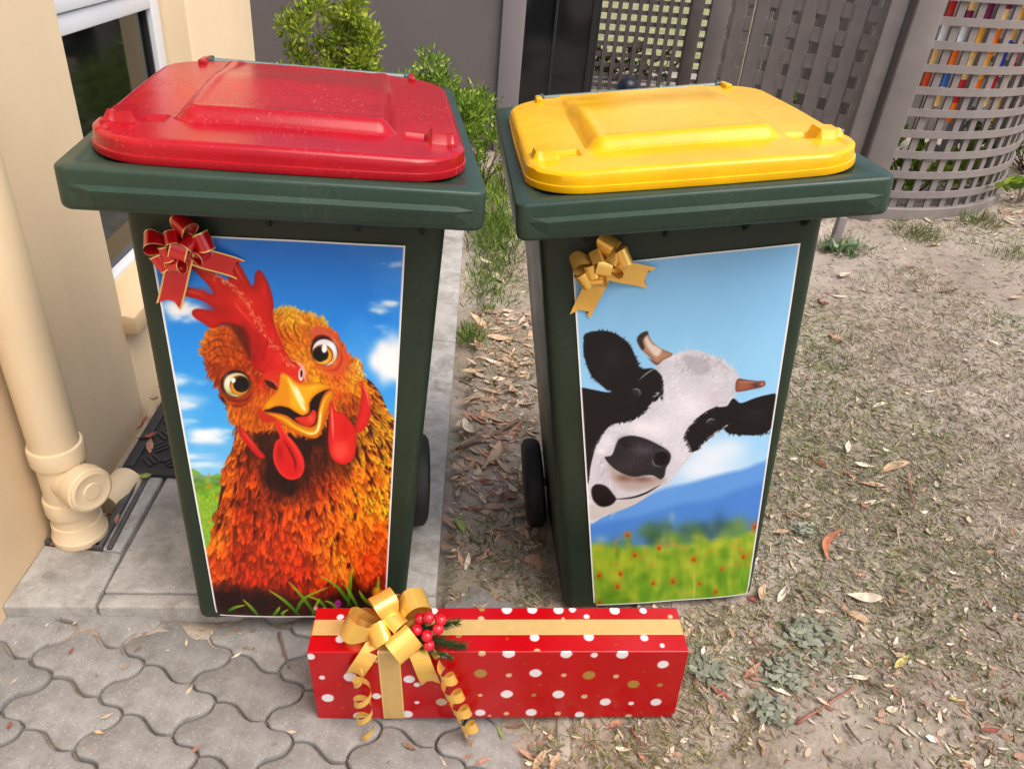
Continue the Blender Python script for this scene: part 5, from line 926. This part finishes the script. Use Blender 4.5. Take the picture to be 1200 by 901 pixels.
shrub('single tall green sprig beside the yellow lid bin near the pier', (.0, 4.2, G(.0, 4.2)), [(0, 0, .42), (.02, .02, .3), (-.02, 0, .36), (.03, -.02, .2), (-.03, .02, .16)], .003, 40, .035, .010, YG, 'plant', 'small_plant', 6)
shrub('dark leafy garden plant behind the far lattice', (.95, 7.5, 0), [(x, y, z) for x, y, z in zip(rr.randn(30)*.24, rr.randn(30)*.1, .08+.24*rr.rand(30))], .004, 34, .07, .022, [(.05, .10, .025), (.09, .14, .03), (.16, .06, .03)], 'plant', 'garden_plant', 7)
shrub('lime green leafy plant growing inside the curved lattice', (2.15, 4.15, .12), [(x, y, z) for x, y, z in zip(rr.randn(34)*.26, rr.randn(34)*.14, .1+.26*rr.rand(34))], .004, 26, .07, .034, [(.22, .34, .03), (.30, .40, .05), (.12, .22, .03)], 'plant', 'garden_plant', 8)
shrub('dark green bush behind the angled lattice panel', (1.62, 4.75, .08), [(x, y, z) for x, y, z in zip(rr.randn(30)*.2, rr.randn(30)*.12, .1+.3*rr.rand(30))], .004, 30, .06, .024, [(.09, .14, .03), (.14, .2, .04), (.2, .22, .06)], 'plant', 'garden_plant', 9)
shrub('leafy green undergrowth at the right edge beyond the curved lattice', (3.15, 4.75, .17), [(x, y, z) for x, y, z in zip(rr.randn(46)*.28, rr.randn(46)*.3, .08+.34*rr.rand(46))], .004, 24, .06, .024, [(.07, .12, .03), (.12, .18, .04), (.16, .17, .06)], 'plant', 'undergrowth', 10)
# garden beyond the screens
far = MB(); far.box((-3, 7.9, -.3), (60, 60, .012)); gl = far.build('garden_lawn', simple('sunny_lawn', (.22, .23, .10), .9, 0, .5, 9)); tag(gl, kind='structure')
bl = empty('dark_ball', 'dark round ball lying at the foot of the far lattice', 'ball', loc=(.96, 6.8, .0)); shade_auto(MB().lathe([(0, 0), (.04, .006), (.07, .03), (.085, .075), (.085, .1), (.07, .14), (.04, .163), (0, .17)], (0, 0, 0), (0, 0, 1), 24).build('shell', simple('navy_plastic', (.012, .015, .03), .4), bl), 60); MB().tube([(-.02, 0, .166), (0, 0, .172), (.02, 0, .166)], .006, 8).build('valve', M['cap'], bl)
# dry stalks by the curved lattice
ds = empty('dry_stalks', 'pale leafless stalks standing in front of the curved lattice edge', 'plant', loc=(2.76, 4.12, G(2.76, 4.12)))
for i, (x, y, z) in enumerate([(.24, .05, .62), (.12, .02, .44), (.36, .04, .50), (.06, -.02, .30), (.30, .1, .40), (-.06, .02, .34), (.18, -.04, .52)]):
    MB().tube([(0, 0, -.02), (x*.35, y*.5, z*.4), (x*.75+.01, y, z*.78), (x, y, z)], [.006, .005, .0035, .002], 6).build('stalk', M['pale'], ds, True)
# ---- grass and weeds
PN = noise2(400, 400, 46, np.random.RandomState(9), 4)
def patch(x, y): return PN[np.clip((y*70).astype(int), 0, 399), np.clip((x*90+30).astype(int), 0, 399)]
def blocked(x, y):                                     # footprints of the bins, the gift, paving
    r = (x < -.08) | ((x < .13) & (y < 1.04))
    for Mx, hw, y0, y1 in ((BM1, .225, .085, .52), (GMt, GW/2+.004, -.003, GD)):
        I = np.array(Mx.inverted()); lx = I[0, 0]*x+I[0, 1]*y+I[0, 3]; ly = I[1, 0]*x+I[1, 1]*y+I[1, 3]; r |= (np.abs(lx) < hw) & (ly > y0) & (ly < y1)
    r |= (x > 1.7) & (y > 4.9); return r
def lawn(n, x0, x1, y0, y1, keep, seed):
    rr = np.random.RandomState(seed); x = x0+(x1-x0)*rr.rand(n); y = y0+(y1-y0)*rr.rand(n); k = keep(x, y, rr) & ~blocked(x, y); return x[k], y[k], rr
def kp(x, y, rr): d2 = x*x+y*y; return rr.rand(len(x)) < np.clip(4.2/(d2+.6), 0, 1)*(.05+.95*sm(.44, .64, patch(x, y)))
x, y, rr = lawn(560000, -.07, 3.6, .55, 5.2, kp, 31)
n = len(x); P = np.c_[x, y, gnd(x, y)+bumps(x, y)-.002]; D = np.c_[rr.randn(n)*.8, rr.randn(n)*.8, .06+.3*rr.rand(n)]
gp = patch(x+.7, y*.9+.3); green = (rr.rand(n) < sm(.42, .6, gp)*(.55+.4*sm(1.5, 2.2, y)))
c = np.where(green[:, None], np.array([(.18, .21, .08), (.23, .24, .10), (.13, .17, .065), (.27, .27, .13)])[rr.randint(4, size=n)], np.array([(.38, .32, .23), (.31, .25, .18), (.46, .40, .31), (.25, .20, .15), (.35, .32, .19)])[rr.randint(5, size=n)])*(.75+.5*rr.rand(n, 1))
V, F, Cs = leaf_blades(P, D, np.c_[rr.randn(n), rr.randn(n), rr.randn(n)], .014+.034*rr.rand(n)**2, .0013+.0013*rr.rand(n)+.0004*y, c, .8); grass = fast_mesh('grass', V, F, M['litter'], 3); set_cols(grass, Cs); tag(grass, 'sparse dry and green lawn grass', 'grass', kind='stuff')
def clump(label, c0, n, rad, hh, pal, seed, w=.004, group=None, name='weed_tuft', squash=1., spread=.55):
    rr = np.random.RandomState(seed); x = c0[0]+rr.randn(n)*rad*squash; y = c0[1]+rr.randn(n)*rad; 
    if c0[0] < .0: x = np.where(x < xr(y)+.012, xr(y)+.012+np.abs(rr.randn(n))*.02, x)
    D = np.c_[rr.randn(n)*spread+(x-c0[0])/rad*.25, rr.randn(n)*spread+(y-c0[1])/rad*.2, .8+.4*rr.rand(n)]; z = gnd(x, y)-.004
    V, F, Cs = leaf_blades(np.c_[x-c0[0], y-c0[1], z-G(*c0)], D, rr.randn(n, 3), hh*(.35+.75*rr.rand(n)), w*(.6+.8*rr.rand(n)), np.array(pal)[rr.randint(len(pal), size=n)]*(.7+.6*rr.rand(n, 1)), .7)
    o = fast_mesh(name, V, F, M['leaf'], 3); set_cols(o, Cs); o.location = (c0[0], c0[1], G(*c0)); tag(o, label, 'weed', group, 'stuff'); return o
BG = [(.11, .20, .025), (.16, .25, .035), (.06, .13, .018), (.19, .24, .05)]
clump('small bright green tuft at the slab edge, nearest of the gap', (-.085, 2.52), 170, .035, .065, BG, 41, .004); clump('long strip of green weeds along the slab edge', (-.03, 3.05), 700, .2, .055, BG, 42, .0045, squash=.28)
clump('tall green weeds at the far end of the gap between bins', (-.02, 3.62), 900, .2, .09, BG, 43, .006, squash=.34); clump('green weeds at the foot of the wall left of the pier', (-.06, 4.25), 420, .16, .13, DG, 44, .006, squash=.5)
clump('sparse olive grass tuft in the middle of the gap', (.06, 2.35), 240, .09, .045, [(.18, .22, .06), (.24, .24, .09)], 45, .003); clump('dark green tuft by the right bin wheel', (.03, 1.45), 120, .05, .035, [(.07, .12, .03), (.1, .15, .04)], 46, .003)
for i, (x, y, n, h) in enumerate([(1.039, 1.267, 90, .03), (.971, 1.193, 80, .03), (1.06, .93, 120, .032), (1.55, 3.32, 200, .07), (1.95, 3.5, 260, .09), (2.35, 3.75, 240, .08), (2.3, 3.3, 150, .05), (.40, .87, 140, .03), (.55, .90, 120, .028), (.30, .845, 120, .035), (1.2, 2.3, 110, .035), (1.5, 2.2, 120, .035), (.92, .82, 120, .03)]):
    clump(['olive grass tuft on the lawn right of the cow bin', 'darker grass tuft beside the olive one on the lawn', 'wide green tuft near the bottom right corner', 'green tuft beside the grey peg', 'tall green tuft under the curved lattice', 'green tuft below the right end of the curved lattice', 'low green tuft on the lawn below the curved lattice', 'dry olive tuft at the right end of the gift box', 'dry olive tuft on the bottom lawn right of the gift', 'pale dry tuft beside the edging strip', 'olive tuft on the upper lawn right of the cow bin', 'second olive tuft on the upper lawn toward the right', 'olive tuft at the bottom edge of the lawn'][i], (x, y), n, .035+.02*(y > 2), h, [(.15, .18, .05), (.11, .15, .045), (.22, .22, .09)] if i not in (7, 8, 9) else [(.34, .30, .12), (.26, .25, .08), (.4, .35, .18)], 50+i, .003, 'grass tufts on the lawn')
def rosette(label, x, y, n, r, seed, pal=[(.29, .31, .235), (.24, .27, .19), (.35, .36, .28)]):
    rr = np.random.RandomState(seed); cxy = rr.randn(n, 2)*r*.45; a = rr.rand(n)*6.3; D = np.c_[np.cos(a), np.sin(a), .12+.25*rr.rand(n)]; V, F, Cs = leaf_blades(np.c_[cxy, .004+.012*rr.rand(n)], D, np.tile([0, 0, 1.], (n, 1)), .012+.014*rr.rand(n), .008+.005*rr.rand(n), np.array(pal)[rr.randint(len(pal), size=n)]*(.7+.5*rr.rand(n, 1)), .3)
    o = fast_mesh('flat_weed', V, F, M['leaf'], 3); set_cols(o, Cs); o.location = (x, y, G(x, y)); o.rotation_euler = (0, -.13, 0); tag(o, label, 'weed', 'grey green flat weeds on the lawn')
rosette('largest grey green mat weed on the lawn right of the gift', .735, 1.13, 120, .06, 61); rosette('grey green mat weed below the largest one', .655, 1.035, 70, .045, 62); rosette('small grey weed near the bottom right of the gift', .60, .955, 60, .035, 63); rosette('small dark weed at the lawn edge right of the gift end', .505, 1.045, 70, .035, 64); rosette('tiny blue grey weed high beside the cow poster', .815, 1.46, 45, .025, 65)
o = clump('pale clover sprig at the right side of the yellow bin', (1.52, 3.27), 60, .03, .08, [(.20, .30, .16), (.26, .36, .2)], 71, .024, None, 'clover_sprig')
# ---- leaf litter
def gum_leaf(L, w, curl_, crescent, seed):
    rr = np.random.RandomState(seed); n = 9; v = []; f = []
    for i in range(n):
        t = i/(n-1); x = (t-.5)*L; hw = w*.5*math.sin(math.pi*min(max(t*.97+.02, 0), 1))**.8; yc = crescent*L*(.25-(t-.5)**2); z = curl_*L*(4*(t-.5)**2)*.5+rr.randn()*.0006; tw = (t-.5)*.9*(1 if seed % 2 else -1)
        for s in (-1, 0, 1): v.append((x, yc+s*hw*math.cos(tw*s), z+abs(s)*hw*.45+s*hw*math.sin(tw)))
    for i in range(n-1):
        for k in (0, 1): f.append((i*3+k, i*3+k+1, i*3+4+k, i*3+3+k))
    return v, f
LC = {'t': (.52, .36, .23), 'w': (.66, .58, .46), 'p': (.42, .21, .14), 'r': (.30, .085, .06), 'b': (.19, .11, .07), 'y': (.56, .47, .17), 'g': (.26, .32, .09), 'c': (.42, .16, .085)}
LN = {'t': 'tan', 'w': 'whitish', 'p': 'pinkish brown', 'r': 'dark red', 'b': 'dark brown', 'y': 'yellow', 'g': 'green', 'c': 'rust red crescent'}
LG = {'lawn': ('lying on the lawn right of the bins', 'fallen leaves on the lawn'), 'gap': ('in the litter between the two bins', 'fallen leaves between the bins'), 'front': ('on the ground before the gift box', 'fallen leaves before the gift')}
ORD = ['nearest', 'second nearest', 'third nearest', 'fourth nearest', 'fifth nearest', 'sixth nearest', 'seventh nearest', 'eighth nearest', 'ninth nearest', 'tenth nearest', 'eleventh nearest', 'twelfth nearest', 'thirteenth nearest', 'fourteenth nearest', 'farthest']
for i, (x, y, L, a, c, g_) in enumerate(LEAVES):
    same = sorted([q for q in LEAVES if q[4:] == (c, g_)], key=lambda q: q[1]); rk = [q[:2] for q in same].index((x, y)); od = '' if len(same) == 1 else ', '+('farthest' if rk == len(same)-1 else ORD[rk])+' such'
    L = min(max(L, .02), .11); wd = (.2+.16*random.random())*L if c != 'c' else .17*L
    v, f = gum_leaf(L, max(wd, .007), random.uniform(.02, .22), .9 if c == 'c' else random.uniform(-.3, .3), i); o = mesh('fallen_leaf', v, f, M['litter'], None, True); col = np.array(LC[c])*random.uniform(.85, 1.15); cc = np.tile(col, (len(v), 1))*(1+.18*np.random.RandomState(i).randn(len(v), 1)); set_cols(o, np.clip(cc, 0, 1))
    on_pav = g_ == 'front' and x < .1; z = float(zl(x))-.033 if on_pav else G(x, y)
    o.location = (x, y, z+.005); o.rotation_euler = (random.gauss(0, .12), -.13*(x > .15)+random.gauss(0, .12), a); tag(o, LN[c]+' gum leaf '+LG[g_][0]+od, 'leaf', LG[g_][1])
for nm, lb, a, b, r, m_ in [('stick', 'thick grey brown stick lying in the litter between the bins', (-.083, 1.808), (.103, 1.986), .008, 'twig'), ('twig', 'thin dark twig behind the thick stick in the gap', (-.105, 2.2), (.146, 2.047), .003, 'twig'), ('twig', 'short red twig low in the gap near the wheel', (-.055, 1.556), (.131, 1.578), .0032, 'redtwig'), ('twig', 'long red brown twig on the bottom right lawn', (.643, .924), (.778, 1.005), .0035, 'redtwig'), ('twig', 'short black twig at the bottom of the lawn', (.734, .924), (.748, .881), .003, 'twig'), ('twig', 'dark brown twig lying across the pavers by the hen bin', (-.412, 1.09), (-.368, 1.005), .0036, 'twig'), ('twig', 'red stalk on the ground below the right half of the gift', (.326, .915), (.349, .871), .0028, 'redtwig'), ('twig', 'thin red twig on the lawn at the far right', (1.147, 1.666), (1.112, 1.528), .0026, 'redtwig'), ('twig', 'grey twig end on the lawn near the yellow leaf', (.889, 1.091), (.937, 1.102), .0048, 'twig'), ('twig', 'dark tapered bark piece beside a whitish leaf on the lawn', (.809, 1.021), (.837, .995), .0055, 'twig'), ('twig', 'pale straight twig on the lawn above the green leaf', (1.041, 1.465), (1.022, 1.39), .0025, 'pale')]:
    zz = (lambda x, y: float(zl(x))-.033 if 'pavers' in lb else G(x, y)); n = 6; pts = [(a[0]+(b[0]-a[0])*t, a[1]+(b[1]-a[1])*t, zz(a[0]+(b[0]-a[0])*t, a[1]+(b[1]-a[1])*t)+r*.8+.003+random.gauss(0, r*.4)) for t in np.linspace(0, 1, n)]
    o = MB().tube(pts, list(np.linspace(r, r*.55, n)), 8).build(nm, M[m_], None, True); tag(o, lb, 'twig', 'twigs on the ground')
def litter(name, label, n, x0, x1, y0, y1, keep, seed, smin, smax, pal, zo=.002, zf=None):
    x, y, rr = lawn(n, x0, x1, y0, y1, keep, seed); n = len(x); L = smin+(smax-smin)*rr.rand(n)**2.2; a = rr.rand(n)*6.3; w = L*(.16+.3*rr.rand(n)); z = (gnd(x, y)+bumps(x, y) if zf is None else zf(x, y))+zo+.003*rr.rand(n)
    d = np.c_[np.cos(a), np.sin(a), rr.randn(n)*.16]*L[:, None]*.5; s = np.c_[-np.sin(a), np.cos(a), rr.randn(n)*.3]*w[:, None]*.5; up = np.c_[np.zeros(n), np.zeros(n), L*.10*rr.rand(n)]; P = np.c_[x, y, z]
    V = np.stack([P-d+up, P-d*.35-s, P+d*.35-s*.9, P+d+up, P+d*.35+s, P-d*.35+s*.9], 1).reshape(-1, 3); k = np.arange(n)*6; F = np.vstack([np.stack([k, k+1, k+4, k+5], -1), np.stack([k+1, k+2, k+3, k+4], -1)]); c = np.array(pal)[rr.randint(len(pal), size=n)]*(.7+.6*rr.rand(n, 1))
    o = fast_mesh(name, V, F, M['litter'], 4); set_cols(o, np.repeat(np.clip(c, 0, .8), 6, 0)); tag(o, label, 'litter', kind='stuff')
LP = [(.46, .36, .26), (.52, .42, .31), (.34, .24, .17), (.30, .16, .11), (.24, .19, .14), (.60, .54, .45), (.38, .22, .15), (.18, .14, .11), (.42, .36, .24)]
litter('leaf_litter', 'fine scattered bark and leaf scraps over the lawn', 90000, -.06, 3.4, .55, 5., lambda x, y, rr: rr.rand(len(x)) < np.clip(2.2/(x*x+y*y+.6), 0, 1)*(.35+.65*sm(.4, .62, patch(x*1.3+.2, y*1.1))), 81, .005, .03, LP)
litter('leaf_litter', 'thick drift of dry leaf scraps between the two bins', 900, -.08, .16, 1.35, 2.75, lambda x, y, rr: rr.rand(len(x)) < .8, 82, .012, .06, LP[:4]+[(.55, .38, .26), (.5, .3, .2)], .004)
litter('leaf_litter', 'dry leaf drift under the curved lattice at the right', 1500, 1.9, 3.3, 3.7, 4.7, lambda x, y, rr: (np.hypot(x-cx, y-cy) > 1.1) & (rr.rand(len(x)) < .8), 83, .02, .09, LP, .004)
def pavk(x, y, rr): return rr.rand(len(x)) < .5
def litter_pav():
    rr = np.random.RandomState(84); n = 420; x = -1+1.1*rr.rand(n); y = .6+.5*rr.rand(n); k = (y > .98+.13*(x+.9)) | (rr.rand(n) < .16); x, y = x[k], y[k]; k = y < yf(x)-.006; x, y = x[k], y[k]; n = len(x); L = .003+.010*rr.rand(n)**2; a = rr.rand(n)*6.3; P = np.c_[x, y, zl(x)-.030]; d = np.c_[np.cos(a), np.sin(a), rr.randn(n)*.1]*L[:, None]; s = np.c_[-np.sin(a), np.cos(a), 0*a]*L[:, None]*.35
    V = np.stack([P-d, P-s, P+d+[0, 0, .002], P+s], 1).reshape(-1, 3); k = np.arange(n)*4; F = np.stack([k, k+1, k+2, k+3], -1); o = fast_mesh('leaf_litter', V, F, M['litter'], 4); set_cols(o, np.repeat(np.array(LP)[rr.randint(len(LP), size=n)], 4, 0)); tag(o, 'crumbs of leaf and bark on the pavers', 'litter', kind='stuff')
litter_pav()
rr = np.random.RandomState(90)
DL = [(-.905, 1.335, .05, .6, 'p'), (-.975, 1.27, .045, 1.2, 'b'), (-.955, 1.245, .04, .3, 'r'), (-.865, 1.33, .04, 1.4, 'p'), (-.99, 1.31, .04, 2., 'b'), (-.93, 1.66, .06, .4, 'r'), (-.905, 1.62, .05, 1.9, 'p'), (-.965, 1.72, .05, 1.2, 'r'), (-.985, 1.84, .05, 1.5, 'b'), (-.99, 1.92, .05, 1.3, 'r'), (-1.0, 2.0, .04, 1.6, 'b'), (-.87, 1.50, .04, .2, 'g'), (-.90, 1.255, .035, 2.2, 'r'), (-.94, 1.265, .04, 2.9, 'p')]
for i, (x, y, L, a, c) in enumerate(DL):
    same = sorted([q for q in DL if q[4] == c], key=lambda q: q[1]); rk = same.index((x, y, L, a, c)); od = '' if len(same) == 1 else ', '+('farthest' if rk == len(same)-1 else ORD[rk])+' such'
    v, f = gum_leaf(L, L*.4, .3, random.uniform(-.3, .3), 200+i); o = mesh('fallen_leaf', v, f, M['litter'], None, True); set_cols(o, np.tile(np.array(LC[c]), (len(v), 1))*(1+.15*rr.randn(len(v), 1))); o.location = (x, y, float(zl(x))+.008); o.rotation_euler = (random.gauss(0, .3), random.gauss(0, .3), a); tag(o, LN[c]+' dead leaf caught beside the downpipe and wall'+od, 'leaf', 'dead leaves by the downpipe')
